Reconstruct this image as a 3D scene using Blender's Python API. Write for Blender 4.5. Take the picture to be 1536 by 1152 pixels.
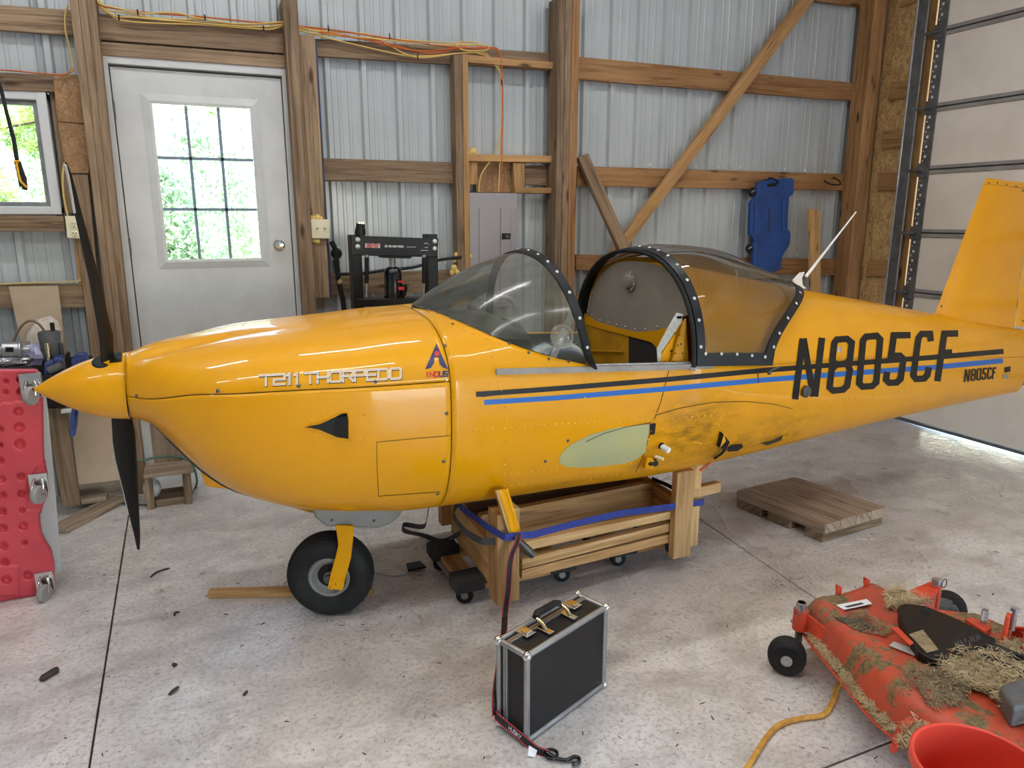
import bpy, bmesh, math, random
import numpy as np
from mathutils import Vector, Matrix
random.seed(7)
S = bpy.context.scene
COL = S.collection
PI = math.pi
for _o in list(bpy.data.objects): bpy.data.objects.remove(_o)

# ------------------------------------------------------------------ camera
F, PITCH, AZ, EYE = 1090.0, math.radians(12.9), math.radians(66.4), 1.65
FW = np.array([math.cos(AZ)*math.cos(PITCH), math.sin(AZ)*math.cos(PITCH), -math.sin(PITCH)])
RT = np.array([math.sin(AZ), -math.cos(AZ), 0.0]); UP = np.cross(RT, FW)
cd = bpy.data.cameras.new('camera'); cam = bpy.data.objects.new('camera', cd); COL.objects.link(cam)
cd.sensor_width = 36; cd.lens = 36*F/1536; cd.clip_start = .05; cd.clip_end = 200
cam.matrix_world = Matrix(((RT[0], UP[0], -FW[0], 0), (RT[1], UP[1], -FW[1], 0), (RT[2], UP[2], -FW[2], EYE), (0, 0, 0, 1)))
S.camera = cam

# ------------------------------------------------------------------ world, sun, lamps, exposure
w = bpy.data.worlds.new('world'); S.world = w; w.use_nodes = True
nt = w.node_tree; bg = nt.nodes['Background']
sky = nt.nodes.new('ShaderNodeTexSky'); sky.sky_type = 'NISHITA'; sky.sun_disc = False
sky.sun_elevation = math.radians(62); sky.sun_rotation = math.radians(200); sky.dust_density = 0.6; sky.ozone_density = 2.0
nt.links.new(sky.outputs[0], bg.inputs[0]); bg.inputs[1].default_value = 2.8
def lamp(name, kind, energy, loc, target=None, color=(1, 1, 1), **kw):
    l = bpy.data.lights.new(name, kind); l.energy = energy; l.color = color
    for k, v in kw.items(): setattr(l, k, v)
    o = bpy.data.objects.new(name, l); COL.objects.link(o); o.location = loc
    if target is not None: o.rotation_euler = (Vector(target)-Vector(loc)).to_track_quat('-Z', 'Y').to_euler()
    return o
lamp('sun', 'SUN', 24.0, (0, -10, 20), (1.5, -5.0, 9.0), (1, .97, .92), angle=math.radians(.6))
LAMPS = [(-2.6, 1.0, 22), (-1.0, 1.0, 22), (.6, 1.0, 18), (2.2, 1.0, 13), (3.8, 1.0, 7), (-1.0, 3.3, 23), (.9, 3.3, 18), (2.8, 3.3, 15)]
S.view_settings.view_transform = 'Standard'; S.view_settings.look = 'None'
S.view_settings.exposure = -0.14; S.view_settings.gamma = 1.0; S.view_settings.use_curve_mapping = False
S.cycles.use_denoising = True
S.cycles.max_bounces = 8; S.cycles.diffuse_bounces = 5; S.cycles.glossy_bounces = 4; S.cycles.transparent_max_bounces = 16
S.cycles.sample_clamp_indirect = 8.0; S.cycles.caustics_reflective = False; S.cycles.caustics_refractive = False

# ------------------------------------------------------------------ sight lines: a pixel's place on a real plane of the hangar
def ray(x, y): return FW+RT*(x-768)/F-UP*(y-576)/F
O3 = np.array([0, 0, EYE])
def onz(x, y, z=0.0):
    d = ray(x, y); return O3+d*(z-EYE)/d[2]
def ony(x, y, Y):
    d = ray(x, y); return O3+d*Y/d[1]
def onx(x, y, X):
    d = ray(x, y); return O3+d*X/d[0]
def V(*a): return np.array(a, float)

# ------------------------------------------------------------------ mesh builder
class MB:
    def __init__(s): s.v = []; s.f = []
    def add(s, vs, fs):
        n = len(s.v); s.v += [tuple(map(float, p)) for p in vs]; s.f += [tuple(i+n for i in f) for f in fs]; return s
    def hexa(s, a, b):           # two matching polygons (rings) joined, capped
        n = len(a); return s.add(list(a)+list(b), [tuple(range(n))[::-1], tuple(range(n, 2*n))]+[(i, (i+1) % n, n+(i+1) % n, n+i) for i in range(n)])
    def box(s, lo, hi):
        x0, y0, z0 = lo; x1, y1, z1 = hi
        return s.hexa([(x0, y0, z0), (x1, y0, z0), (x1, y1, z0), (x0, y1, z0)], [(x0, y0, z1), (x1, y0, z1), (x1, y1, z1), (x0, y1, z1)])
    def prism(s, poly, vec):
        vec = np.array(vec, float); a = [np.array(p, float) for p in poly]; return s.hexa(a, [p+vec for p in a])
    def beam(s, a, b, wd, ht, up=(0, 0, 1)):
        a = np.array(a, float); b = np.array(b, float); d = b-a; d /= np.linalg.norm(d)
        r = np.cross(d, up); r /= np.linalg.norm(r); u = np.cross(r, d); r = r*wd/2; u = u*ht/2
        return s.hexa([a-r-u, a+r-u, a+r+u, a-r+u], [b-r-u, b+r-u, b+r+u, b-r+u])
    def grid(s, rows, closeu=False, closev=False, caps=False):
        n = len(s.v); R = len(rows); C = len(rows[0])
        for r in rows: s.v += [tuple(map(float, p)) for p in r]
        for i in range(R if closev else R-1):
            for j in range(C if closeu else C-1):
                s.f.append((n+i*C+j, n+i*C+(j+1) % C, n+((i+1) % R)*C+(j+1) % C, n+((i+1) % R)*C+j))
        if caps:
            s.f.append(tuple(n+j for j in range(C))[::-1]); s.f.append(tuple(n+(R-1)*C+j for j in range(C)))
        return s
    def tube(s, pts, r, n=8, closed=False, caps=True, flat=1.0):
        P = [np.array(p, float) for p in pts]; rows = []; m = len(P)
        up = None
        for i in range(m):
            if closed: d = P[(i+1) % m]-P[i-1]
            else: d = P[min(i+1, m-1)]-P[max(i-1, 0)]
            d = d/(np.linalg.norm(d)+1e-12)
            if up is None:
                up = V(0, 0, 1) if abs(d[2]) < .9 else V(1, 0, 0)
            a = np.cross(d, up); a /= np.linalg.norm(a)+1e-12; b = np.cross(a, d); up = b
            rr = r[i] if hasattr(r, '__len__') else r
            rows.append([P[i]+rr*(math.cos(t)*a+flat*math.sin(t)*b) for t in [2*PI*k/n for k in range(n)]])
        return s.grid(rows, closeu=True, closev=closed, caps=caps and not closed)
    def lathe(s, prof, o, axis=(0, 0, 1), n=20, caps=True):
        ax = np.array(axis, float); ax /= np.linalg.norm(ax); e = V(1, 0, 0) if abs(ax[0]) < .9 else V(0, 1, 0)
        a = np.cross(ax, e); a /= np.linalg.norm(a); b = np.cross(ax, a); o = np.array(o, float)
        rows = [[o+ax*h+max(r, 1e-5)*(math.cos(t)*a+math.sin(t)*b) for t in [2*PI*k/n for k in range(n)]] for r, h in prof]
        return s.grid(rows, closeu=True, caps=caps)
    def cyl(s, a, b, r, n=16, r2=None):
        a = np.array(a, float); b = np.array(b, float); return s.lathe([(r, 0), (r if r2 is None else r2, np.linalg.norm(b-a))], a, b-a, n)
    def dome(s, o, ax, r, h, n=8):
        return s.lathe([(r, 0), (r*.8, h*.6), (r*.35, h*.95), (0, h)], o, ax, n, caps=False)
    def ball(s, o, r, n=12, sx=1, sy=1, sz=1):
        o = np.array(o, float); rows = []
        for i in range(n//2+1):
            a = PI*i/(n//2)
            rows.append([o+V(sx*r*math.sin(a)*math.cos(t), sy*r*math.sin(a)*math.sin(t), sz*r*math.cos(a)) for t in [2*PI*k/n for k in range(n)]])
        return s.grid(rows, closeu=True)
    def ribbon(s, pts, wd, side, th=.002):
        side = np.array(side, float); side /= np.linalg.norm(side); rows = []
        P = [np.array(p, float) for p in pts]
        for i, p in enumerate(P):
            d = P[min(i+1, len(P)-1)]-P[max(i-1, 0)]; n = np.cross(d, side); n /= np.linalg.norm(n)+1e-9
            rows.append([p-side*wd/2-n*th, p+side*wd/2-n*th, p+side*wd/2+n*th, p-side*wd/2+n*th])
        return s.grid(rows, closeu=True, caps=True)
    def build(s, name, mat, parent=None, grain=None, smooth=None, bevel=0, seg=2, fixn=True, loc=None):
        off = V(0, 0, 0); q = parent
        while q is not None:
            off += np.array(q.location); q = q.parent
        org = V(0, 0, 0) if loc is None else np.array(loc, float)-off
        me = bpy.data.meshes.new(name); me.from_pydata([tuple(np.array(p)-off-org) for p in s.v], [], s.f)
        if fixn:
            bm = bmesh.new(); bm.from_mesh(me); bmesh.ops.recalc_face_normals(bm, faces=bm.faces); bm.to_mesh(me); bm.free()
        if grain is not None:
            L = Vector(grain).normalized(); uv = me.uv_layers.new(name='UVMap')
            e1 = L.orthogonal().normalized(); e2 = L.cross(e1)
            for p in me.polygons:
                n = p.normal; end = abs(n.dot(L)) > .75; b = e1 if end else n.cross(L).normalized()
                for li in p.loop_indices:
                    c = me.vertices[me.loops[li].vertex_index].co
                    uv.data[li].uv = (c.dot(e2)*.4, c.dot(e1)) if end else (c.dot(L), c.dot(b)+n.dot(e1)*.37)
        if mat is not None:
            for m in (mat if isinstance(mat, (list, tuple)) else [mat]): me.materials.append(m)
        if smooth is not None:
            me.polygons.foreach_set('use_smooth', [True]*len(me.polygons))
            if smooth < 180: me.set_sharp_from_angle(angle=math.radians(smooth))
        o = bpy.data.objects.new(name, me); COL.objects.link(o)
        o.location = org
        if parent is not None: o.parent = parent
        if bevel:
            b = o.modifiers.new('bevel', 'BEVEL'); b.width = bevel; b.segments = seg; b.limit_method = 'ANGLE'; b.angle_limit = math.radians(40)
        return o

def tag(o, label=None, cat=None, group=None, kind=None):
    if label: o['label'] = label
    if cat: o['category'] = cat
    if group: o['group'] = group
    if kind: o['kind'] = kind
    return o
def thing(name, label, cat, loc=(0, 0, 0), rotz=0, group=None):
    o = bpy.data.objects.new(name, None); COL.objects.link(o); o.location = tuple(loc); o.rotation_euler = (0, 0, rotz); o.empty_display_size = .1
    return tag(o, label, cat, group)
def copy_tree(o, loc=None, rotz=None, label=None, parent=None):
    c = o.copy(); COL.objects.link(c)
    if parent is not None: c.parent = parent
    if loc is not None: c.location = tuple(loc)
    if rotz is not None: c.rotation_euler = (0, 0, rotz)
    if label: c['label'] = label
    for ch in list(o.children): copy_tree(ch, parent=c)
    return c
def struct(name, loc=(0, 0, 0)):
    o = bpy.data.objects.new(name, None); COL.objects.link(o); o.location = loc; o['kind'] = 'structure'; return o
def quadY(mb, px, Y, th):        # four or more pixel corners on the plane y=Y, thickened away from the room
    Ys = Y if hasattr(Y, '__len__') else [Y]*len(px)
    return mb.prism([ony(x, y, q) for (x, y), q in zip(px, Ys)], (0, th, 0))
def quadX(mb, px, X, th): return mb.prism([onx(x, y, X) for x, y in px], (th, 0, 0))
def boardY(name, px, Y, th, mat, parent, grain=None, bevel=.003):
    mb = MB(); quadY(mb, px, Y, th); a, b, c, d = [np.array(v) for v in mb.v[:4]]
    if grain is None: grain = (b-a) if np.linalg.norm(b-a) > np.linalg.norm(d-a) else (d-a)
    return mb.build(name, mat, parent, grain=grain, bevel=bevel)
def boardX(name, px, X, th, mat, parent, grain=None, bevel=.003):
    mb = MB(); quadX(mb, px, X, th); a, b, c, d = [np.array(v) for v in mb.v[:4]]
    if grain is None: grain = (b-a) if np.linalg.norm(b-a) > np.linalg.norm(d-a) else (d-a)
    return mb.build(name, mat, parent, grain=grain, bevel=bevel)
def smoothline(pts, n=8):        # Catmull-Rom through 3-D points
    P = [np.array(p, float) for p in pts]; out = []
    for i in range(len(P)-1):
        p0 = P[max(i-1, 0)]; p1 = P[i]; p2 = P[i+1]; p3 = P[min(i+2, len(P)-1)]
        for k in range(n):
            t = k/n; out.append(.5*((2*p1)+(p2-p0)*t+(2*p0-5*p1+4*p2-p3)*t*t+(3*p1-p0-3*p2+p3)*t**3))
    return out+[P[-1]]

# ------------------------------------------------------------------ materials
def lin(r, g, b):
    f = lambda c: (c/255/12.92 if c/255 <= .04045 else ((c/255+.055)/1.055)**2.4)
    return (f(r), f(g), f(b), 1)
class NT:
    def __init__(s, name):
        s.m = bpy.data.materials.new(name); s.m.use_nodes = True; s.t = s.m.node_tree; s.b = s.t.nodes['Principled BSDF']; s.out = s.t.nodes['Material Output']
    def n(s, typ, **kw):
        n = s.t.nodes.new('ShaderNode'+typ)
        for k, v in kw.items():
            if k.startswith('i_'): n.inputs[k[2:].replace('_', ' ')].default_value = v
            else: setattr(n, k, v)
        return n
    def l(s, a, b): s.t.links.new(a, b)
    def noise(s, vec, scale, detail=4, rough=.55, dist=0):
        n = s.n('TexNoise', i_Scale=scale, i_Detail=detail, i_Roughness=rough, i_Distortion=dist)
        if vec is not None: s.l(vec, n.inputs['Vector'])
        return n.outputs[0]
    def ramp(s, fac, stops):
        r = s.n('ValToRGB'); e = r.color_ramp.elements
        while len(e) < len(stops): e.new(.5)
        for i, (p, c) in enumerate(stops):
            e[i].position = p; e[i].color = c if len(c) == 4 else (*c, 1)
        s.l(fac, r.inputs[0]); return r.outputs[0]
    def val(s, fac, a, b, lo=0.0, hi=1.0):
        r = s.n('MapRange'); s.l(fac, r.inputs[0])
        for i, q in enumerate((lo, hi, a, b)): r.inputs[i+1].default_value = q
        return r.outputs[0]
    def mix(s, fac, a, b, mode='MIX'):
        m = s.n('Mix', data_type='RGBA', blend_type=mode)
        for sock, v in ((m.inputs[0], fac), (m.inputs[6], a), (m.inputs[7], b)):
            if hasattr(v, 'links'): s.l(v, sock)
            else: sock.default_value = v
        return m.outputs[2]
    def math(s, op, a, b=0.0):
        m = s.n('Math', operation=op)
        for sock, v in ((m.inputs[0], a), (m.inputs[1], b)):
            if hasattr(v, 'links'): s.l(v, sock)
            else: sock.default_value = v
        return m.outputs[0]
    def bump(s, h, strength=.3, dist=.01):
        b = s.n('Bump', i_Strength=strength, i_Distance=dist); s.l(h, b.inputs['Height']); s.l(b.outputs[0], s.b.inputs['Normal'])
    def set(s, **kw):
        for k, v in kw.items():
            i = s.b.inputs[k.replace('_', ' ')]
            if hasattr(v, 'links'): s.l(v, i)
            else: i.default_value = v
        return s
    def obj(s): return s.n('TexCoord').outputs['Object']
def pm(name, col, col2=None, ns=6.0, rough=.5, metal=0.0, coat=0.0, bump=0.0, bs=60.0, spec=.5, lo=.4, hi=.65, emit=0, dist=0.0):
    t = NT(name); t.set(Roughness=rough, Metallic=metal, Coat_Weight=coat, Coat_Roughness=.06, Specular_IOR_Level=spec)
    v = t.obj()
    if col2 is not None: t.set(Base_Color=t.ramp(t.noise(v, ns, 5, .6, dist), [(lo, col), (hi, col2)]))
    else: t.set(Base_Color=col)
    if bump: t.bump(t.noise(v, bs, 4), bump, .004)
    if emit: t.set(Emission_Color=col, Emission_Strength=emit)
    return t.m
def wood(name, a, b, dark, rough=.65, scale=1.0, knots=True, sat=1.0):
    t = NT(name); uv = t.n('UVMap').outputs[0]; ri = t.n('ObjectInfo').outputs['Random']
    cmb = t.n('CombineXYZ'); t.l(t.math('MULTIPLY', ri, 37.0), cmb.inputs[0]); t.l(t.math('MULTIPLY', ri, 91.0), cmb.inputs[1])
    add = t.n('VectorMath', operation='ADD'); t.l(uv, add.inputs[0]); t.l(cmb.outputs[0], add.inputs[1])
    mp = t.n('Mapping'); mp.inputs['Scale'].default_value = (1.6*scale, 34*scale, 1); t.l(add.outputs[0], mp.inputs[0])
    g = t.noise(mp.outputs[0], 1.0, 6, .6, 1.2)
    mp2 = t.n('Mapping'); mp2.inputs['Scale'].default_value = (6*scale, 210*scale, 1); t.l(add.outputs[0], mp2.inputs[0])
    g2 = t.noise(mp2.outputs[0], 1.0, 3, .6)
    big = t.noise(add.outputs[0], 2.2, 3)
    c = t.ramp(g, [(.3, dark), (.47, a), (.68, b)])
    c = t.mix(t.val(g2, 0, .35, .45, .75), c, dark)
    c = t.mix(t.val(big, 0, .45, .45, .8), c, dark)
    hsv = t.n('HueSaturation'); t.l(c, hsv.inputs['Color']); t.l(t.val(ri, .84, 1.14), hsv.inputs['Value']); hsv.inputs['Saturation'].default_value = sat
    c = hsv.outputs[0]
    if knots:
        mp3 = t.n('Mapping'); mp3.inputs['Scale'].default_value = (2.6, 9, 1); t.l(add.outputs[0], mp3.inputs[0])
        vo = t.n('TexVoronoi', i_Scale=1.0); t.l(mp3.outputs[0], vo.inputs['Vector'])
        c = t.mix(t.val(vo.outputs['Distance'], .9, 0, .07, .17), c, lin(62, 40, 22))
    t.set(Base_Color=c, Roughness=rough, Specular_IOR_Level=.3); t.bump(g, .35, .004); return t.m
M = {}
M['old_wood'] = wood('weathered wood', lin(148, 122, 95), lin(174, 147, 117), lin(100, 79, 58))
M['brown_wood'] = wood('brown girt wood', lin(160, 118, 76), lin(180, 137, 93), lin(118, 80, 48))
M['grey_wood'] = wood('greyed wood', lin(132, 108, 83), lin(158, 133, 106), lin(86, 68, 50))
M['pine'] = wood('new pine', lin(200, 160, 106), lin(218, 180, 128), lin(160, 118, 72))
M['mid_pine'] = wood('aged pine', lin(180, 138, 88), lin(200, 158, 108), lin(134, 94, 56))
M['pallet_wood'] = wood('dirty planks', lin(158, 138, 116), lin(180, 160, 136), lin(112, 92, 76))
def osb(name, a, b, d):
    t = NT(name); v = t.obj(); n1 = t.n('Mapping'); n1.inputs['Scale'].default_value = (38, 38, 14); t.l(v, n1.inputs[0])
    vo = t.n('TexVoronoi', i_Scale=1.0); t.l(n1.outputs[0], vo.inputs['Vector']); 
    w2 = t.noise(v, 22, 6, .7, 3.5)
    c = t.ramp(w2, [(.33, d), (.48, a), (.66, b)]); bw = t.n('RGBToBW'); t.l(vo.outputs['Color'], bw.inputs[0]); c = t.mix(t.val(bw.outputs[0], 0, .55, .3, .9), c, d)
    t.set(Base_Color=c, Roughness=.7, Specular_IOR_Level=.25); t.bump(w2, .5, .006); return t.m
M['osb'] = osb('strand board', lin(206, 168, 112), lin(232, 200, 148), lin(140, 102, 62))
M['plywood'] = osb('rough plywood', lin(160, 124, 88), lin(182, 146, 106), lin(124, 92, 62))
M['steel'] = pm('painted wall steel', lin(186, 190, 190), lin(176, 181, 181), 1.5, .25, spec=.6)
M['roof'] = pm('white liner', lin(225, 225, 220), rough=.6)
M['door_white'] = pm('door paint', lin(206, 206, 202), lin(195, 195, 191), 4, .38)
M['vinyl'] = pm('white vinyl', lin(206, 206, 204), rough=.4)
M['muntin'] = pm('grey muntin', lin(120, 132, 150), rough=.5)
M['garage'] = pm('overhead door panel', lin(240, 228, 214), lin(230, 217, 203), 2.5, .55, bump=.05, bs=80)
M['rail_grey'] = pm('galvanised rail', lin(158, 152, 146), lin(144, 139, 134), 9, .85, 0, spec=.12)
M['track'] = pm('dark track steel', lin(104, 103, 101), lin(84, 83, 82), 14, .6, .1)
M['galv'] = pm('galvanised steel', lin(190, 190, 190), lin(160, 160, 162), 20, .35, .7)
M['chrome'] = pm('chrome', lin(225, 225, 225), rough=.12, metal=1)
M['black'] = pm('black plastic', lin(17, 17, 18), lin(25, 25, 26), 20, .42, spec=.35)
M['black_gloss'] = pm('black gloss', lin(12, 12, 13), rough=.22, coat=.3)
M['rubber'] = pm('rubber', lin(28, 27, 27), lin(40, 39, 37), 18, .75, bump=.1, spec=.3)
M['white'] = pm('white', lin(232, 230, 226), rough=.5)
M['ivory'] = pm('ivory plastic', lin(226, 216, 184), rough=.4)
M['panel_grey'] = pm('grey enamel', lin(160, 153, 155), rough=.45)
M['cardboard'] = pm('cardboard', lin(182, 160, 134), lin(168, 146, 120), 4, .8)
M['cable_yellow'] = pm('yellow cable', lin(222, 190, 112), rough=.5)
M['cable_orange'] = pm('orange cable', lin(206, 106, 56), rough=.5)
M['foam'] = pm('yellow spray foam', lin(214, 178, 92), lin(232, 204, 130), 40, .8, bump=.8, bs=60)
M['blue'] = pm('blue plastic', lin(34, 74, 142), lin(28, 60, 120), 6, .45, bump=.05)
M['clamp_blue'] = pm('blue enamel', lin(62, 78, 134), lin(46, 60, 110), 30, .4)
M['red'] = pm('red plastic', lin(206, 70, 78), lin(188, 58, 68), 5, .45, bump=.08, bs=120)
M['pale'] = pm('pale grey board', lin(190, 188, 184), rough=.6)
M['chalk'] = pm('print white', lin(225, 225, 222), rough=.6)
M['red_print'] = pm('print red', lin(196, 48, 44), rough=.5)
M['blue_strap'] = pm('blue webbing', lin(38, 58, 140), lin(28, 44, 112), 60, .6, bump=.3, bs=300)
M['dark_strap'] = pm('black webbing', lin(44, 38, 40), lin(34, 28, 30), 60, .7, bump=.3, bs=300)
M['red_edge'] = pm('red webbing edge', lin(190, 60, 64), rough=.7)
M['green_hose'] = pm('green hose', lin(54, 84, 70), rough=.45)
M['carpet'] = pm('black carpet', lin(46, 45, 46), lin(64, 62, 62), 90, .95, bump=.8, bs=200)
M['case'] = pm('black case panel', lin(25, 24, 24), lin(31, 29, 29), 8, .42, spec=.35, bump=.05, bs=200)
M['alu'] = pm('aluminium trim', lin(168, 168, 168), lin(150, 150, 150), 14, .35, .8)
M['cord'] = pm('dirty yellow cord', lin(214, 160, 68), lin(190, 136, 54), 40, .55)
M['tape'] = pm('dark blue tape', lin(52, 64, 92), rough=.6)
M['brass'] = pm('warm chrome', lin(222, 205, 160), rough=.15, metal=1)
PLANE = V(.41, 2.93, 0)
def yellow(name, grime=False, flat=False):
    t = NT(name); v = t.obj(); n = t.noise(v, 3.0, 4)
    c = t.ramp(n, [(.3, lin(221, 151, 0)), (.7, lin(229, 160, 1))])
    if grime:
        g = None
        for (px, py, rx, rz, amt) in ((1035, 645, .30, .20, .95), (1090, 672, .26, .09, 1.15), (1180, 664, .24, .05, 1.0), (975, 690, .14, .12, .8), (900, 728, .5, .05, .6), (1180, 640, .4, .12, .5)):
            o = ony(px, py, 2.47)-PLANE
            s = t.n('VectorMath', operation='SUBTRACT'); t.l(v, s.inputs[0]); s.inputs[1].default_value = tuple(o)
            m = t.n('VectorMath', operation='MULTIPLY'); t.l(s.outputs[0], m.inputs[0]); m.inputs[1].default_value = (1/rx, .8, 1/rz)
            ln = t.n('VectorMath', operation='LENGTH'); t.l(m.outputs[0], ln.inputs[0])
            k = t.val(ln.outputs['Value'], amt, 0, .1, 1.1); g = k if g is None else t.math('MAXIMUM', g, k)
        mp = t.n('Mapping'); mp.inputs['Scale'].default_value = (9, 9, 22); t.l(v, mp.inputs[0])
        sp = t.noise(mp.outputs[0], 1.3, 8, .72); g2 = t.math('MULTIPLY', g, t.val(sp, .12, 1, .34, .62))
        c = t.mix(g2, c, lin(116, 82, 18)); t.set(Roughness=t.val(g, .38, .6), Coat_Weight=t.val(g, .45, .03))
    else: t.set(Roughness=.38 if not flat else .5, Coat_Weight=.5 if not flat else .1)
    t.set(Base_Color=c, Coat_Roughness=.03, Specular_IOR_Level=.22)
    t.bump(t.noise(v, 2.2, 2), .06, .02); return t.m
M['yellow'] = yellow('yellow aircraft paint'); M['yellow_dirty'] = yellow('yellow paint with oil grime', True); M['yellow_flat'] = yellow('yellow primer paint', flat=True)
M['primer'] = pm('pale green primer', lin(178, 174, 118), lin(166, 168, 128), 5, .5)
M['stripe_black'] = pm('black stripe vinyl', lin(20, 18, 17), rough=.4, spec=.3)
M['stripe_blue'] = pm('blue stripe vinyl', lin(28, 98, 178), rough=.4)
M['navy'] = pm('navy print', lin(48, 48, 92), rough=.4)
M['seam'] = pm('dark seam', lin(60, 44, 14), rough=.8)
M['rivet'] = pm('painted rivet', lin(226, 164, 22), rough=.35)
M['screw'] = pm('dull screw', lin(96, 92, 88), rough=.4, metal=.6)
M['pale_screw'] = pm('plated screw', lin(206, 204, 200), rough=.35, metal=.5)
M['fairing_grey'] = pm('grey fairing', lin(132, 128, 122), lin(118, 114, 108), 4, .5)
M['bulkhead'] = pm('taupe bulkhead', lin(150, 138, 122), lin(134, 124, 110), 4, .7)
M['interior'] = pm('interior yellow', lin(206, 146, 24), lin(176, 124, 22), 5, .5)
M['dark_cabin'] = pm('dark cabin lining', lin(52, 46, 40), lin(38, 34, 30), 5, .8)
M['glareshield'] = pm('glareshield', lin(84, 78, 70), lin(68, 62, 56), 5, .85)
M['seatbelt'] = pm('grey webbing', lin(186, 184, 174), lin(168, 166, 156), 90, .7)
M['prop_black'] = pm('matte black blade', lin(24, 23, 21), lin(18, 17, 16), 5, .38, spec=.35)
def glass(name, tint, rough=.03, dusty=.0, dustcol=lin(170, 165, 150)):
    t = NT(name); t.t.nodes.remove(t.b)
    tr = t.n('BsdfTransparent'); tr.inputs[0].default_value = tint
    gl = t.n('BsdfGlossy'); gl.inputs['Roughness'].default_value = rough
    fr = t.n('Fresnel'); fr.inputs[0].default_value = 1.45
    m = t.n('MixShader'); t.l(fr.outputs[0], m.inputs[0]); t.l(tr.outputs[0], m.inputs[1]); t.l(gl.outputs[0], m.inputs[2])
    last = m
    if dusty:
        v = t.obj(); mp = t.n('Mapping'); mp.inputs['Scale'].default_value = (3, 3, 8); mp.inputs['Rotation'].default_value = (0, .6, 0); t.l(v, mp.inputs[0])
        d = t.n('BsdfDiffuse'); d.inputs[0].default_value = dustcol
        m2 = t.n('MixShader'); t.l(t.val(t.noise(mp.outputs[0], 2.0, 6, .65, .6), dusty*.35, dusty*1.5, .35, .75), m2.inputs[0]); t.l(m.outputs[0], m2.inputs[1]); t.l(d.outputs[0], m2.inputs[2]); last = m2
    t.l(last.outputs[0], t.out.inputs['Surface']); return t.m
M['canopy_glass'] = glass('smoked canopy acrylic', (.73, .725, .71, 1), .02, .08)
M['windshield_glass'] = glass('dusty windshield acrylic', (.84, .84, .80, 1), .14, .34, lin(120, 122, 110))
M['pane'] = glass('window pane', (.93, .96, .95, 1), .01)
M['clear_vent'] = glass('clear acrylic vent', (.9, .9, .88, 1), .02, .5)
def concrete():
    t = NT('worn concrete'); v = t.obj()
    b = t.noise(v, 1.3, 8, .68, .6); mid = t.noise(v, 6, 6, .65, .3); fine = t.noise(v, 55, 4, .7)
    c = t.ramp(b, [(.3, lin(200, 193, 187)), (.5, lin(219, 212, 205)), (.72, lin(232, 227, 221))])
    c = t.mix(t.val(mid, 0, .5, .47, .72), c, lin(156, 147, 139)); c = t.mix(t.val(fine, 0, .75, .48, .72), c, lin(142, 132, 122))
    mp = t.n('Mapping'); mp.inputs['Scale'].default_value = (1.6, 3.6, 1); mp.inputs['Rotation'].default_value = (0, 0, .25); t.l(v, mp.inputs[0])
    tr = t.noise(mp.outputs[0], 1.6, 5, .6, .5); c = t.mix(t.val(tr, 0, .6, .48, .72), c, lin(160, 151, 142))
    sp = t.noise(v, 9, 3, .5); c = t.mix(t.val(sp, 0, .8, .7, .76), c, lin(112, 103, 96))
    wet = t.noise(v, 1.6, 4, .6, .8)
    t.set(Base_Color=c, Roughness=t.val(wet, .55, .12, .36, .58), Specular_IOR_Level=.85)
    h = t.math('ADD', t.math('MULTIPLY', fine, .35), mid); t.bump(h, .45, .014); return t.m
M['concrete'] = concrete()
M['joint'] = pm('joint filler', lin(70, 62, 56), rough=.9)
def leafmat(name, a, b, tr=.4):
    t = NT(name); ri = t.noise(t.obj(), 5, 3); c = t.ramp(ri, [(.35, a), (.65, b)])
    t.set(Base_Color=c, Roughness=.6)
    ts = t.n('BsdfTranslucent'); t.l(c, ts.inputs[0]); m = t.n('MixShader'); m.inputs[0].default_value = tr
    t.l(t.b.outputs[0], m.inputs[1]); t.l(ts.outputs[0], m.inputs[2]); t.l(m.outputs[0], t.out.inputs['Surface']); return t.m
M['leaf'] = leafmat('sunlit leaves', lin(168, 186, 150), lin(214, 222, 196)); M['pine_leaf'] = leafmat('pine needles', lin(136, 166, 92), lin(206, 214, 132))
M['grass_out'] = pm('meadow', lin(140, 170, 90), lin(170, 190, 110), 3, .9)
M['bark'] = pm('bark', lin(120, 100, 80), lin(90, 74, 58), 8, .9)
M['clippings'] = pm('dried clippings', lin(158, 138, 102), lin(112, 94, 66), 30, .9)
M['straw'] = pm('straw', lin(204, 182, 140), lin(160, 136, 98), 12, .8)
def deckmat():
    t = NT('orange deck paint with caked dirt'); v = t.obj()
    c = t.ramp(t.noise(v, 2.5, 4), [(.35, lin(204, 82, 52)), (.65, lin(186, 80, 62))])
    mpd = t.n('Mapping'); mpd.inputs['Location'].default_value = (3.1, 1.7, .4); t.l(v, mpd.inputs[0]); d = t.noise(mpd.outputs[0], 4.5, 9, .74, .8); c = t.mix(t.val(d, 0, 1, .485, .535), c, t.ramp(t.noise(v, 60, 5, .7), [(.4, lin(96, 80, 50)), (.6, lin(140, 122, 82))]))
    k = t.noise(v, 7, 8, .8, .4); c = t.mix(t.val(k, 0, .85, .6, .68), c, lin(62, 42, 34))
    t.set(Base_Color=c, Roughness=t.val(d, .42, .85, .47, .54)); t.bump(d, .25, .01); return t.m
M['deck'] = deckmat()
M['deck_plain'] = pm('orange paint', lin(226, 80, 48), lin(196, 70, 48), 14, .4)
M['bucket'] = pm('red orange bucket', lin(232, 74, 50), lin(222, 66, 46), 3, .45)
M['dark_bark'] = pm('dark litter', lin(66, 54, 44), lin(48, 40, 34), 12, .9)
M['hole'] = pm('dark hole', lin(8, 8, 8), rough=.9)
M['led'] = pm('lamp tube', (1, .97, .92, 1), emit=9)

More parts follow.
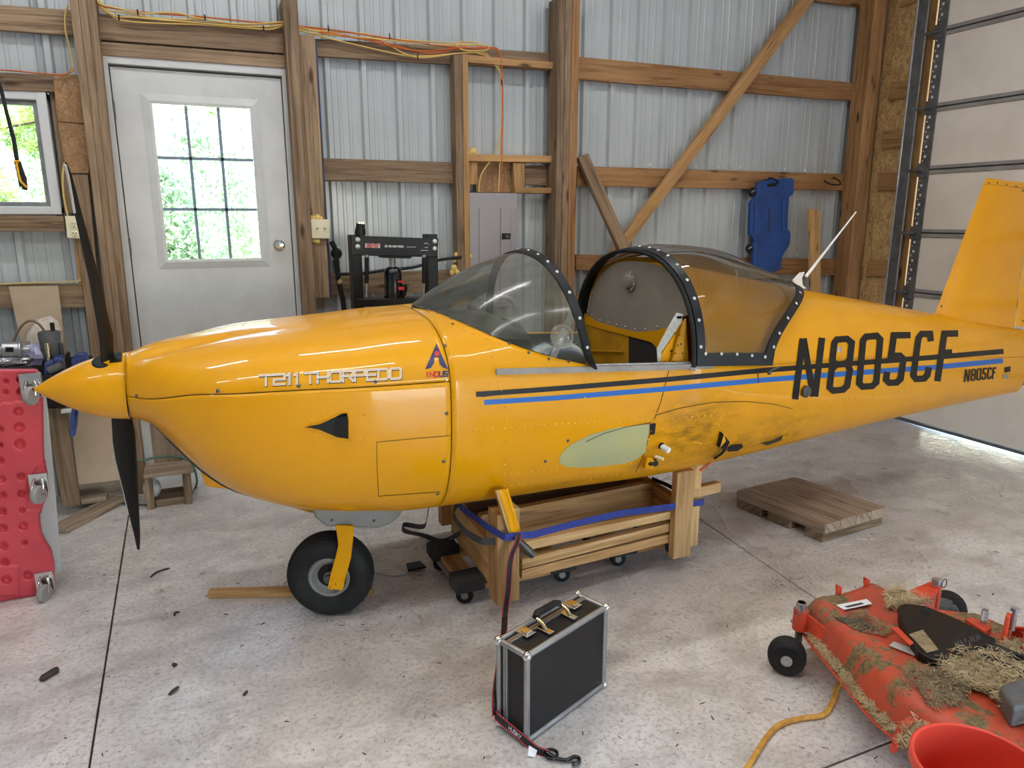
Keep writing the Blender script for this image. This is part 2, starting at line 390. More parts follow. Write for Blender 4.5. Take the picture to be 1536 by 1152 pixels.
# ------------------------------------------------------------------ the setting
FX0, FX1, FY0, FY1 = -4.6, 6.6, -3.6, 5.0
floor = MB().box((FX0, FY0, -.3), (FX1, FY1, -.018)).build('floor', M['joint']); floor['kind'] = 'structure'
JX = [(FX0, FX0), (-.415, -.46), (2.345, 2.66), (FX1, FX1)]        # joint x at y=1.37 and at y=5
JY = [FY0, 1.372, FY1]; g = .0035
for i in range(3):
    for j in range(2):
        def jx(k, y): return JX[k][0] if y < 1.4 else JX[k][1]
        y0, y1 = JY[j]+g, JY[j+1]-g
        p = [(jx(i, y0)+g, y0, -.018), (jx(i+1, y0)-g, y0, -.018), (jx(i+1, y1)-g, y1, -.018), (jx(i, y1)+g, y1, -.018)]
        MB().prism(p, (0, 0, .018)).build('slab', M['concrete'], floor, bevel=.003, seg=1)

WB = struct('wall_back'); YS = 4.93; HT = 4.25
def panel(x0, x1, z0=0, z1=HT, y=YS, parent=WB):
    xs = []; X = x0
    prof = [(0, 0), (.012, -.030), (.040, -.030), (.052, 0), (.084, 0), (.090, -.005), (.104, -.005), (.110, 0), (.146, 0), (.152, -.005), (.166, -.005), (.172, 0)]
    while X < x1-1e-6:
        for dx, dy in prof:
            if X+dx < x1: xs.append((X+dx, y+dy))
        X += .2286
    xs.append((x1, y))
    MB().grid([[(a, b, z0) for a, b in xs], [(a, b, z1) for a, b in xs]]).build('steel_panel', M['steel'], parent, smooth=25)
# door and window openings in the steel
DX0, DX1 = ony(180, 230, 4.9)[0]-.035, ony(428, 240, 4.9)[0]+.035; DZ0, DZ1 = .1, ony(300, 108, 4.9)[2]
WX1 = ony(92, 250, 4.9)[0]-.02; WX0 = WX1-.95; WZ1 = ony(40, 137, 4.9)[2]; WZ0 = ony(40, 322, 4.9)[2]
panel(FX0, WX0); panel(WX0, WX1, 0, WZ0); panel(WX0, WX1, WZ1); panel(WX1, DX0); panel(DX0, DX1, DZ1+.04)
x = DX1
while x < 5.6: panel(x, min(x+.9144, 5.62)); x += .9144
W_ = lambda name, px, Y, th, m, **k: boardY(name, px, Y, th, M[m], WB, **k)
for f0, f1 in ((0, .34), (.345, .66), (.665, 1)):                   # laminated post left of the door
    L = lambda f: ((103+39*f, -6), (193+27*f, 742))
    W_('post_ply', [L(f0)[0], L(f1)[0], L(f1)[1], L(f0)[1]], 4.74+.006*(f0 > 0), .15, 'old_wood')
W_('header_board', [(143, 20), (426, 41), (426, 80), (146, 59)], 4.85, .04, 'old_wood')
W_('header_board', [(146, 62), (427, 83), (428, 102), (148, 82)], 4.84, .05, 'old_wood')
W_('post', [(424, -6), (445.5, -6), (492, 735), (473, 735)], 4.75, .17, 'grey_wood')
W_('stud', [(449, 52), (472, 52), (495, 447), (474, 447)], 4.81, .05, 'old_wood')
boardY('blue_tape', [(472, 58), (475, 58), (498, 447), (495, 447)], 4.83, .004, M['tape'], WB)
W_('girt', [(474, 58), (838, 80), (838, 106), (474, 84)], 4.86, .038, 'grey_wood')
W_('stud_shaded_side', [(681, 82), (693, 82), (697, 412), (687, 412)], 4.79, .1, 'grey_wood')  # shade on the side face of the next stud, put in as darker wood
W_('stud', [(693.5, 81), (702, 81), (706, 410), (697.5, 410)], 4.785, .1, 'mid_pine')
W_('rail', [(702, 82), (838, 94), (838, 104), (702, 93.5)], 4.80, .08, 'mid_pine')
W_('stud', [(834, 95), (845, 96), (841, 289), (831, 289)], 4.79, .09, 'mid_pine')
W_('rail', [(703, 231), (834, 234), (834, 244), (703, 242)], 4.80, .09, 'mid_pine')
W_('strand_board_patch', [(714, 243), (772, 244), (772, 289), (714, 289)], 4.87, .012, 'plywood')
W_('block', [(702, 243), (716, 243), (716, 277), (702, 277)], 4.82, .05, 'mid_pine')
W_('block', [(770, 244), (787, 245), (787, 283), (772, 283)], 4.81, .05, 'mid_pine')
W_('block', [(787, 248), (834, 250), (834, 279), (787, 277)], 4.88, .03, 'grey_wood')
W_('rail', [(773, 281.5), (841, 281.5), (841, 290), (773, 290)], 4.79, .09, 'mid_pine')
W_('girt', [(480, 237), (684, 243.5), (684, 275), (480, 271)], 4.86, .038, 'grey_wood')
W_('girt', [(488, 410), (690, 405), (690, 437), (488, 442)], 4.86, .038, 'grey_wood')
for f0, f1 in ((0, .3), (.31, .62), (.63, 1)):
    L = lambda f: ((839+32*f, -6), (827+29*f, 672))
    W_('post_ply', [L(f0)[0], L(f1)[0], L(f1)[1], L(f0)[1]], 4.72+.008*(f0 > 0), .16, ('grey_wood', 'old_wood', 'brown_wood')[int(f0*3.2)])
W_('girt', [(869, 85), (1300, 126), (1298, 153), (867, 119)], 4.86, .038, 'brown_wood')
W_('girt', [(866, 249), (1285, 261.5), (1283, 286), (866, 279)], 4.86, .038, 'brown_wood')
W_('girt', [(864, 382), (1272, 389), (1270, 413.5), (864, 405)], 4.86, .038, 'brown_wood')
W_('girt', [(1215, -14), (1314, -4), (1313, 13), (1225, 2)], 4.86, .038, 'brown_wood')
W_('corner_post', [(1313, -6), (1332, -6), (1277, 560), (1257, 560)], 4.72, .15, 'brown_wood')
W_('corner_post', [(1332.5, -6), (1346, -6), (1291, 560), (1277.5, 560)], 4.74, .15, 'old_wood')
W_('diagonal_brace', [(1206, -8), (1228, -8), (872, 461), (846, 472)], 4.80, .04, 'mid_pine')
W_('girt', [(-1200, -83), (107, 15), (110, 53), (-1200, -43)], 4.86, .038, 'old_wood')
W_('header_board', [(-330, 95), (80, 112), (83, 138), (-330, 125)], 4.83, .05, 'grey_wood')
W_('trim_board', [(74, 138), (90, 138), (110, 320), (97, 320)], 4.87, .03, 'old_wood')
W_('plywood_patch', [(79, 111), (116, 112), (133, 186), (86, 182)], 4.82, .012, 'plywood')
W_('plywood_patch', [(86, 183), (131, 187), (134, 260), (99, 259)], 4.82, .012, 'plywood')
W_('lower_board', [(103, 261), (132, 262), (160, 545), (138, 545)], 4.83, .02, 'old_wood')
W_('sill_board', [(-330, 318), (95, 324), (98, 347), (-330, 347)], 4.81, .07, 'grey_wood')
W_('stud', [(110, 345), (124, 345), (134, 428), (118, 428)], 4.85, .04, 'mid_pine')
W_('girt', [(-1200, 412), (144, 427), (148, 461), (-1200, 475)], 4.85, .04, 'old_wood')
W_('skirt_board', [(200, 600), (300, 610), (300, 700), (205, 700)], 4.86, .04, 'pallet_wood')
W_('skirt_board', [(90, 715), (210, 700), (212, 740), (90, 752)], 4.84, .04, 'pallet_wood')
MB().box((FX0, 4.86, .0), (-.9, 4.91, .25)).build('skirt_board', M['pallet_wood'], WB, grain=(1, 0, 0))
MB().box((.8, 4.86, .0), (5.4, 4.91, .24)).build('skirt_board', M['pallet_wood'], WB, grain=(1, 0, 0))

# entry door
D1 = struct('door_1')
for nm, lo, hi in (('jamb', (DX0-.02, 4.85, 0), (DX0+.028, 4.95, DZ1+.05)), ('jamb', (DX1-.028, 4.85, 0), (DX1+.02, 4.95, DZ1+.05)), ('head_jamb', (DX0, 4.852, DZ1+.004), (DX1, 4.95, DZ1+.05)), ('threshold', (DX0, 4.85, 0), (DX1, 4.95, .09))):
    MB().box(lo, hi).build(nm, M['door_white'], D1, bevel=.003)
gx0, gx1 = ony(240, 270, 4.9)[0], ony(382, 270, 4.9)[0]; gz1, gz0 = ony(300, 160, 4.9)[2], ony(320, 388, 4.9)[2]
lx0, lx1 = DX0+.034, DX1-.034
for lo, hi in (((lx0, 4.885, .1), (lx1, 4.925, gz0-.02)), ((lx0, 4.885, gz1+.02), (lx1, 4.925, DZ1-.008)), ((lx0, 4.885, gz0-.02), (gx0-.02, 4.925, gz1+.02)), ((gx1+.02, 4.885, gz0-.02), (lx1, 4.925, gz1+.02))):
    MB().box(lo, hi).build('door_leaf', M['door_white'], D1)
for (ax, az, bx, bz) in ((gx0, gz0, gx1, gz0), (gx1, gz0, gx1, gz1), (gx1, gz1, gx0, gz1), (gx0, gz1, gx0, gz0)):
    o_ = lambda x, z, d: (x+d*(1 if x > (gx0+gx1)/2 else -1), z+d*(1 if z > (gz0+gz1)/2 else -1))
    mb = MB(); A0, A1 = o_(ax, az, .056), o_(bx, bz, .056); C0, C1 = o_(ax, az, .016), o_(bx, bz, .016)
    mb.hexa([(A0[0], 4.884, A0[1]), (A1[0], 4.884, A1[1]), (bx, 4.884, bz), (ax, 4.884, az)], [(C0[0], 4.872, C0[1]), (C1[0], 4.872, C1[1]), (bx, 4.876, bz), (ax, 4.876, az)])
    mb.build('lite_frame', M['door_white'], D1)
for lo, hi in (((lx0-.03, 4.926, .1), (lx0+.02, 4.948, DZ1+.03)), ((lx1-.02, 4.926, .1), (lx1+.03, 4.948, DZ1+.03)), ((lx0, 4.926, DZ1-.03), (lx1, 4.948, DZ1+.03))): MB().box(lo, hi).build('light_stop', M['track'], D1)  # dark strips added behind the leaf gaps to block daylight
for i in range(3):
    for j in range(3):
        a = gx0+(gx1-gx0)*i/3; b = gx0+(gx1-gx0)*(i+1)/3; c = gz0+(gz1-gz0)*j/3; d = gz0+(gz1-gz0)*(j+1)/3
        MB().box((a+.004, 4.905, c+.004), (b-.004, 4.909, d-.004)).build('pane', M['pane'], D1)
for i in (1, 2):
    a = gx0+(gx1-gx0)*i/3; MB().box((a-.008, 4.898, gz0), (a+.008, 4.916, gz1)).build('muntin', M['muntin'], D1)
    d = gz0+(gz1-gz0)*i/3; MB().box((gx0, 4.898, d-.008), (gx1, 4.916, d+.008)).build('muntin', M['muntin'], D1)
k = ony(419, 368, 4.87)
MB().lathe([(.034, 0), (.034, .006), (.012, .01), (.012, .035), (.027, .045), (.03, .06), (.02, .072), (0, .074)], (k[0], 4.885, k[2]), (0, -1, 0), 20).build('door_knob', M['chrome'], D1, smooth=40)
for z in (ony(170, 165, 4.88)[2], ony(195, 370, 4.88)[2]):
    MB().cyl((lx0-.004, 4.878, z-.05), (lx0-.004, 4.878, z+.05), .008, 8).build('hinge', M['screw'], D1, smooth=40)

# window left of the door
N1 = struct('window_1')
for lo, hi in (((WX0, 4.84, WZ1-.05), (WX1, 4.95, WZ1)), ((WX0, 4.84, WZ0), (WX1, 4.95, WZ0+.045)), ((WX1-.05, 4.838, WZ0), (WX1, 4.95, WZ1)), ((WX0, 4.838, WZ0), (WX0+.05, 4.95, WZ1))):
    MB().box(lo, hi).build('window_frame', M['vinyl'], N1, bevel=.006)
for lo, hi in (((WX0+.05, 4.88, WZ1-.075), (WX1-.05, 4.93, WZ1-.05)), ((WX0+.05, 4.88, WZ0+.045), (WX1-.05, 4.93, WZ0+.07)), ((WX1-.075, 4.879, WZ0+.05), (WX1-.05, 4.93, WZ1-.05)), ((WX0+.05, 4.879, WZ0+.05), (WX0+.075, 4.93, WZ1-.05))):
    MB().box(lo, hi).build('sash', M['alu'], N1, bevel=.003)
MB().box((WX0+.07, 4.903, WZ0+.06), (WX1-.07, 4.907, WZ1-.07)).build('pane', M['pane'], N1)

# wall with the overhead door
WR = struct('wall_right'); XD = 5.27
boardX('strand_board', [(1346, 12), (1392, -8), (1343, 470), (1296, 470)], 5.43, .012, M['osb'], WR)
for px in ([(1336, 122), (1375, 120), (1369, 144), (1331, 151)], [(1324, 196), (1361, 193), (1357, 218), (1320, 223)], [(1317, 259), (1352, 259), (1349, 284), (1314, 285)], [(1302, 390), (1339, 389), (1336, 413), (1298, 414)], [(1350, 2), (1390, -8), (1384, 0), (1346, 10)]):
    boardX('nailer', px, 5.39, .038, M['mid_pine'], WR)
MB().box((5.46, 4.0, 0), (5.5, 4.95, HT)).build('sheathing', M['osb'], WR)
for lo, hi in (((XD+.05, FY0, 0), (XD+.2, -3.3, HT)), ((XD+.05, -1.45, 0), (XD+.2, -1.2, HT)), ((XD+.05, -3.3, 2.6), (XD+.2, -1.45, HT))): MB().box(lo, hi).build('wall_liner', M['roof'], WR)
MB().box((XD+.04, -2.4, 0), (XD+.2, -2.3, 2.6)).build('post', M['old_wood'], WR, grain=(0, 0, 1))
MB().box((XD+.05, -1.2, 3.6), (XD+.2, 4.2, HT)).build('wall_liner', M['roof'], WR)
DR = struct('door_2')
YE = onx(1393, 130, XD)[1]
jz = [0.0]+[onx(x_, y_, XD)[2] for x_, y_ in ((1530, 570), (1355, 437), (1365, 349), (1377, 255.6), (1388, 163), (1403.5, 49))]
jz.append(jz[-1]+.53); jz[0] = .035
for a, b in zip(jz[:-1], jz[1:]):
    MB().box((XD+.012, -1.2, a+.004), (XD+.04, YE-.01, b-.004)).build('door_section', M['garage'], DR)
    MB().box((XD, -1.2, b-.034), (XD+.03, YE-.02, b-.004)).build('section_rail', M['rail_grey'], DR, bevel=.006)
    MB().box((XD+.03, -1.2, b-.02), (XD+.045, YE-.012, b+.02)).build('joint_light_stop', M['track'], DR)  # strip added behind each joint to keep sunlight from leaking in
    if a > .1: MB().box((XD, -1.2, a+.004), (XD+.03, YE-.02, a+.03)).build('section_rail', M['rail_grey'], DR, bevel=.006)
    for ys in (2.86, 1.4, 0.0): MB().box((XD-.002, ys-.03, a+.034), (XD+.03, ys+.03, b-.036)).build('door_stile', M['rail_grey'], DR)
    h = MB(); h.box((XD-.016, YE-.09, b-.05), (XD, YE+.0, b+.05)); h.cyl((XD-.03, YE-.06, b-.002), (XD-.03, YE+.09, b-.002), .012, 8); h.build('roller_hinge', M['track'], DR, smooth=40)
MB().box((XD, -1.2, .012), (XD+.04, YE-.01, .034)).build('bottom_seal', M['track'], DR)
MB().box((XD-.004, YE-.085, .05), (XD+.02, YE-.01, jz[-1])).build('end_stile', M['track'], DR)
MB().box((XD-.05, YE+.05, .0), (XD-.045, YE+.13, HT-.3)).box((XD-.05, YE+.125, 0), (XD+.1, YE+.13, HT-.3)).build('vertical_track', M['track'], DR)
MB().tube([(XD-.05, YE+.135, 0), (XD-.05, YE+.135, HT-.3)], .008, 6).build('track_edge', M['galv'], DR)
mb = MB(); z = .3
while z < 3.6:
    mb.box((XD-.007, YE-.052, z), (XD-.0045, YE-.036, z+.018)); mb.box((XD-.007, YE-.03, z+.045), (XD-.0045, YE-.022, z+.053)); z += .072
o = mb.build('slot_row', M['chalk'], DR); o['kind'] = 'stuff'
MB().box((XD+.03, YE+.03, 0), (XD+.06, YE+.1, HT-.3)).build('jamb_board', M['mid_pine'], DR, grain=(0, 0, 1))

MB().box((FX0-.1, FY0, 0), (FX0, FY1, HT)).build('wall_left', M['steel'])['kind'] = 'structure'
WF = struct('wall_front')
for lo, hi in (((FX0, FY0-.1, 0), (1.0, FY0, HT)), ((3.15, FY0-.1, 0), (FX1, FY0, HT)), ((1.0, FY0-.1, 2.05), (3.15, FY0, HT))): MB().box(lo, hi).build('steel_panel', M['steel'], WF)
MB().box((3.0, FY0-.12, 0), (3.15, FY0+.02, 2.05)).build('post', M['old_wood'], WF, grain=(0, 0, 1))
CE = MB().box((FX0-.1, FY0-.1, HT), (FX1, FY1, HT+.05)).build('ceiling', M['roof']); CE['kind'] = 'structure'
for x in (-3.4, -1, 1.4, 3.8):
    MB().box((x-.019, FY0, HT-.24), (x+.019, 4.9, HT)).build('joist', M['mid_pine'], CE, grain=(0, 1, 0))
fix0 = None
for i, (x, y, LW) in enumerate(LAMPS):
    if fix0 is None:
        fix0 = thing('ceiling_light', 'x', 'lamp', (x, y, HT-.34), 0, 'tube lights under the ceiling')
        b = V(x, y, HT-.34)
        MB().prism([b+V(-.6, -.07, .0), b+V(-.6, .07, .0), b+V(-.6, .03, .05), b+V(-.6, -.03, .05)], (1.2, 0, 0)).build('housing', M['white'], fix0)
        MB().tube([b+V(-.57, 0, -.016), b+V(.57, 0, -.016)], .014, 8).build('lamp_tube', M['led'], fix0)
        for s in (-.4, .4): MB().tube([b+V(s, 0, .05), b+V(s, 0, .34)], .003, 5).build('hanger', M['screw'], fix0)
        o = fix0
    else: o = copy_tree(fix0, (x, y, HT-.34))
    o['label'] = '%s white tube light of the %s row under the ceiling' % (('first', 'second', 'third', 'fourth', 'fifth', 'first', 'second', 'third')[i], 'front' if y < 2 else 'rear')
    lamp('tube_light', 'AREA', LW, (x, y, HT-.39), (x, y, 0), (.95, .98, 1), shape='RECTANGLE', size=1.15, size_y=.08)
# ------------------------------------------------------------------ the aircraft
Y0 = 2.93
def hermite(xs, ys):
    xs = np.array(xs, float); ys = np.array(ys, float); h = np.diff(xs); d = np.diff(ys)/h
    m = np.zeros_like(ys); m[0] = d[0]; m[-1] = d[-1]
    for i in range(1, len(xs)-1):
        if d[i-1]*d[i] > 0:
            w1 = 2*h[i]+h[i-1]; w2 = h[i]+2*h[i-1]; m[i] = (w1+w2)/(w1/d[i-1]+w2/d[i])
    def f(x):
        x = min(max(x, xs[0]), xs[-1]); i = min(max(int(np.searchsorted(xs, x))-1, 0), len(xs)-2); t = (x-xs[i])/h[i]
        return (2*t**3-3*t*t+1)*ys[i]+(t**3-2*t*t+t)*h[i]*m[i]+(-2*t**3+3*t*t)*ys[i+1]+(t**3-t*t)*h[i]*m[i+1]
    return f
f_w = hermite([-.25, -.18, -.1, 0, .1, .3, .6, .82, 1.4, 1.9, 2.4, 3.0, 3.6, 4.2, 4.6, 4.83], [.135, .22, .30, .37, .42, .465, .495, .5, .5, .5, .455, .37, .285, .19, .125, .085])
f_nt = hermite([-.25, 0, .3, .8, 1.9, 2.5, 3.5, 4.83], [2, 2.2, 2.5, 2.6, 2.6, 2.2, 2.1, 2.1])
f_nb = hermite([-.25, 0, .3, .8, 1.9, 2.5, 3.5, 4.83], [2, 2.2, 2.5, 2.8, 3.2, 3.2, 3.2, 3.0])
f_zm = hermite([-.25, 0, .3, .82, 1.9, 3, 4.83], [1.05, 1.05, 1.03, 1.0, .93, .90, .75])
f_zt = hermite([-0.226, -0.185, -0.129, 0.009, 0.152, 0.323, 0.503, 0.665, 0.818, 1.93, 2.089, 2.494, 2.921, 3.444, 4.014, 4.498, 4.794], [1.174, 1.191, 1.206, 1.229, 1.249, 1.258, 1.268, 1.281, 1.286, 1.447, 1.433, 1.366, 1.284, 1.195, 1.094, 1.011, 0.955])
f_zb = hermite([-0.238, -0.185, -0.135, -0.036, 0.068, 0.178, 0.34, 0.563, 0.722, 0.889, 1.125, 1.408, 1.749, 2.137, 2.577, 3.071, 3.632, 4.278, 4.73], [0.934, 0.913, 0.854, 0.725, 0.632, 0.576, 0.523, 0.487, 0.469, 0.468, 0.468, 0.472, 0.469, 0.48, 0.494, 0.511, 0.529, 0.536, 0.54])
def halfw(X, z, inset=0):
    zm = f_zm(X); up = z >= zm; n = f_nt(X) if up else f_nb(X); e = (f_zt(X)-zm) if up else (zm-f_zb(X)); s = abs(z-zm)/max(e-inset, 1e-4)
    return (f_w(X)-inset)*max(0.0, 1-min(s, 1)**n)**(1/n)
def ang_of(X, z):
    zm = f_zm(X); up = z >= zm; n = f_nt(X) if up else f_nb(X); e = (f_zt(X)-zm) if up else (zm-f_zb(X)); s = min(abs(z-zm)/e, 1)
    a = math.asin(s**(n/2)); return a if up else -a
def sec(X, a, side=-1, inset=0):
    c, s = max(math.cos(a), 0), math.sin(a); zm = f_zm(X); n = f_nt(X) if s >= 0 else f_nb(X); e = (f_zt(X)-zm) if s >= 0 else (zm-f_zb(X))
    return V(X, Y0+side*(f_w(X)-inset)*c**(2/n), zm+math.copysign(1, s)*(e-inset)*abs(s)**(2/n))
def skin_y(X, z): return Y0-halfw(X, z)
def skin(px, py, off=.0015):     # where the sight line of a pixel meets the near side of the body
    lo, hi = Y0-.56, Y0
    d = ray(px, py)
    def g(Y):
        p = O3+d*Y/d[1]; return (Y-skin_y(p[0], p[2])) if f_zb(p[0]) < p[2] < f_zt(p[0]) else -1 if Y < Y0-.05 else 0
    a = lo
    for k in range(1, 90):
        b = lo+(hi-lo)*k/90
        if g(b) >= 0: break
        a = b
    for k in range(24):
        m = (a+b)/2
        if g(m) >= 0: b = m
        else: a = m
    p = O3+d*b/d[1]; e = .004
    q = lambda X, z: skin_y(X, z)
    n = V(-(q(p[0]+e, p[2])-q(p[0]-e, p[2]))/(2*e), 1, -(q(p[0], p[2]+e)-q(p[0], p[2]-e))/(2*e))
    n = -n; ln = np.linalg.norm(n)
    n = n/ln if np.isfinite(ln) else V(0, -1, 0)
    return p+n*off
def skin_n(px, py):
    a = skin(px, py, 0); b = skin(px, py, .01); return (b-a)/np.linalg.norm(b-a)
def strokes(lines, wd, name, mat, parent, off=.002, step=9, ext=.5, mp=None, th=0):
    """flat print laid on the body: polylines in photo pixels become strips that follow the skin"""
    mb = MB(); mp = mp or (lambda x, y: skin(x, y, off))
    for ln in lines:
        P = [np.array(p, float) for p in ln]; cl = np.linalg.norm(P[0]-P[-1]) < 1e-6
        if cl: P = P[:-1]
        n = len(P); U = [(P[(i+1) % n]-P[i]) for i in range(n if cl else n-1)]; U = [u/np.linalg.norm(u) for u in U]
        def off2(i):
            a = U[i-1] if (cl or i > 0) else U[0]; b = U[i % len(U)] if (cl or i < n-1) else U[-1]
            na, nb = V(-a[1], a[0]), V(-b[1], b[0]); m = na+nb; m /= np.linalg.norm(m)+1e-9
            return m*(wd/2)/max(.45, float(np.dot(m, na)))
        if not cl: P[0] = P[0]-U[0]*wd*ext; P[-1] = P[-1]+U[-1]*wd*ext
        rows = []; m = n if cl else n-1
        for i in range(m):
            p, q = P[i], P[(i+1) % n]; op, oq = off2(i), off2((i+1) % n); L = np.linalg.norm(q-p); k = max(1, int(L/step))
            for j in range(k):
                t = j/k; c = p*(1-t)+q*t; o_ = op*(1-t)+oq*t; rows.append([mp(*(c-o_)), mp(*(c+o_))])
        if not cl: rows.append([mp(*(P[-1]-off2(n-1))), mp(*(P[-1]+off2(n-1)))])
        mb.grid(rows, closev=cl)
    return mb.build(name, mat, parent, fixn=False)
def patch(poly, name, mat, parent, off=.002, cell=9):
    bm = bmesh.new(); vs = [bm.verts.new((x, y, 0)) for x, y in poly]; bm.faces.new(vs)
    bmesh.ops.triangulate(bm, faces=bm.faces)
    for _ in range(6):
        es = [e for e in bm.edges if e.calc_length() > cell*1.6]
        if not es: break
        bmesh.ops.subdivide_edges(bm, edges=es, cuts=1, use_grid_fill=False); bmesh.ops.triangulate(bm, faces=[f for f in bm.faces if len(f.verts) > 3])
    bm.verts.index_update(); mb = MB(); mb.add([skin(v.co.x, v.co.y, off) for v in bm.verts], [[v.index for v in f.verts] for f in bm.faces]); bm.free()
    return mb.build(name, mat, parent, fixn=False, smooth=180)

A = thing('light_aircraft', 'yellow low wing light aircraft without wings, resting on nose wheel and wooden cradle', 'airplane', PLANE)
XF = .822                         # firewall station
SPL = [skin(x, y, 0) for x, y in ((205, 597), (300, 592), (430, 586.5), (560, 580), (678, 572))]
f_split = hermite([-.26]+[p[0] for p in SPL], [SPL[0][2]]+[p[2] for p in SPL])
CUT = [skin(x, y, 0) for x, y in ((650, 466), (700, 487), (760, 513), (830, 536), (880, 547))]
f_cut0 = hermite([p[0] for p in CUT], [p[2] for p in CUT])
rail_z = lambda X: 1.10-.058*(X-.99)
XB = 1.935
def f_cut(X):
    if X < CUT[0][0]:
        t = (X-XF)/(CUT[0][0]-XF); return f_zt(X)*(1-t)+CUT[0][2]*t
    if X < CUT[-1][0]: return max(f_cut0(X), rail_z(X))
    return rail_z(X)
def sheet(x0, x1, lo, hi, nx, na, name, mat, inset=0, both=True, th=.0, dent=False):
    mb = MB()
    xs = [x0+(x1-x0)*i/nx for i in range(nx+1)] if not hasattr(nx, '__len__') else nx
    for side in (-1, 1):
        rows = []
        for X in xs:
            a0, a1 = lo(X), hi(X); rows.append([sec(X, a0+(a1-a0)*k/na, side, inset) for k in range(na+1)])
        if dent:                                         # valley between the middle hump and the cheeks of the cowling
            for r in rows:
                for p in r:
                    fx = max(0, min(1, (p[0]+.24)/.12))*max(0, min(1, (.42-p[0])/.45)); yc = .10+.10*max(0, (p[0]+.24)); p[2] -= .022*fx*math.exp(-((abs(p[1]-Y0)-yc)/.035)**2)
        mb.grid(rows)
    o = mb.build(name, mat, A, fixn=False)
    bm = bmesh.new(); bm.from_mesh(o.data); bmesh.ops.remove_doubles(bm, verts=bm.verts, dist=.0006); bmesh.ops.recalc_face_normals(bm, faces=bm.faces); bm.to_mesh(o.data); bm.free()
    o.data.polygons.foreach_set('use_smooth', [True]*len(o.data.polygons)); o.data.set_sharp_from_angle(angle=math.radians(50))
    if th:
        s = o.modifiers.new('thickness', 'SOLIDIFY'); s.thickness = th; s.offset = -1
    return o
B_, T_ = (lambda X: -PI/2), (lambda X: PI/2)
xs_c = [-.245+.012*i for i in range(12)]+[-.1+.03*i for i in range(0, 31)]; xs_c = [x for x in xs_c if x < XF-.003]+[XF-.003]
sheet(0, 0, lambda X: ang_of(X, f_split(X)+.0016), T_, xs_c, 40, 'upper_cowling', M['yellow'], th=.004, dent=True)
low = sheet(0, 0, B_, lambda X: ang_of(X, f_split(X)-.0016), xs_c, 30, 'lower_cowling', M['yellow'], th=.004)
sheet(-.235, XF+.01, B_, T_, 40, 30, 'cowling_dark_shell', M['dark_cabin'], inset=.010, dent=True)  # dark inner shell added so the seam gap shows the unlit inside
xs1 = [XF+.001]+[XF+.001+(XB-XF)*i/46 for i in range(1, 47)]
tail_x = [XB+.0005+(4.80-XB)*i/60 for i in range(61)]+[4.815, 4.826]
AE = ang_of(XB, rail_z(XB))
sheet(0, 0, B_, lambda X: PI/2 if X <= XF+.002 else AE if X > XB-.002 else ang_of(X, f_cut(X)), xs1+tail_x[1:], 44, 'fuselage_shell', M['yellow_dirty'], th=.005)
sheet(0, 0, lambda X: AE, T_, [XB]+tail_x[1:], 26, 'turtle_deck', M['yellow_dirty'], th=.004)
def ring(X, k=40, inset=0): return [sec(X, -PI/2+PI*i/k, -1, inset) for i in range(k+1)]+[sec(X, PI/2-PI*i/k, 1, inset) for i in range(1, k)]
mb = MB(); mb.add(ring(4.826), [tuple(range(80))]); mb.build('tail_cap', M['yellow'], A)
# cooling scoop lip below the far side of the cowling
mb = MB(); mb.prism([ony(x, y, 3.0) for x, y in ((292, 680), (308, 731), (368, 738), (437, 762), (471, 772), (480, 700), (330, 670))], (0, .25, 0)); mb.build('chin_scoop', M['yellow'], A, bevel=.012, seg=3)

# spinner and propeller
AX = V(-.545, Y0, 1.066); BX_ = V(-.255, Y0, 1.052); L = np.linalg.norm(BX_-AX); dr = (BX_-AX)/L
prof = [(.121*math.sin(min(1, t)*PI/2*.98)**.92, t*L) for t in [i/24 for i in range(25)]]; prof[0] = (.002, 0); prof.append((.124, L+.006)); prof.append((.1, L+.007))
spn = MB().lathe(prof, AX, dr, 48, caps=True).build('spinner', M['yellow'], A, smooth=40)
MB().ball(AX+dr*.004, .006, 8).build('spinner_tip_screw', M['seam'], spn, smooth=180)
HUB = V(-.313, Y0, 1.057); PT = math.radians(24); PD = V(0, -math.sin(PT), math.cos(PT)); PN = V(0, math.cos(PT), math.sin(PT))   # blade axis and the plane the blades lie in
def pbl(x, y):
    d = ray(x, y); return O3+d*np.dot(HUB-O3, PN)/np.dot(d, PN)
def blade(name, rows, s):
    mb = MB(); out = []
    for (y, x0, x1) in rows:
        a = pbl(x0, y); b = pbl(x1, y); c = (a+b)/2; h = (b-a)/2; tw = .55*abs(h[0])*s; e = V(h[0], 0, 0)+PN*tw; n = V(-tw, 0, 0)+PN*abs(h[0]); n = n/np.linalg.norm(n)*max(.004, min(.012, abs(h[0])*.25))
        out.append([c+e*math.cos(t)+n*math.sin(t) for t in [2*PI*k/14 for k in range(14)]])
    return mb.grid(out, closeu=True, caps=True)
lowr = [(612, 169, 193), (623, 167, 196), (655, 169, 203), (684, 174, 205), (727, 184, 207.5), (767, 193, 209), (800, 201, 210.5), (816, 204, 210.5), (823.5, 206, 209.5)]
upr = [(552, 154, 174), (537.5, 151.5, 171.5), (505, 149, 170), (476, 144, 162), (438, 137, 154), (420, 134, 149.5), (376, 124, 137.5), (341.5, 117, 128.5), (312, 110, 120.5), (289, 106, 115), (262, 101, 107.5), (244, 97.5, 100)]
for rw, s in ((lowr, 1), (upr, 1)):
    bl = blade('b', rw, s).build('propeller_blade', M['prop_black'], spn, smooth=60)
mb = MB()
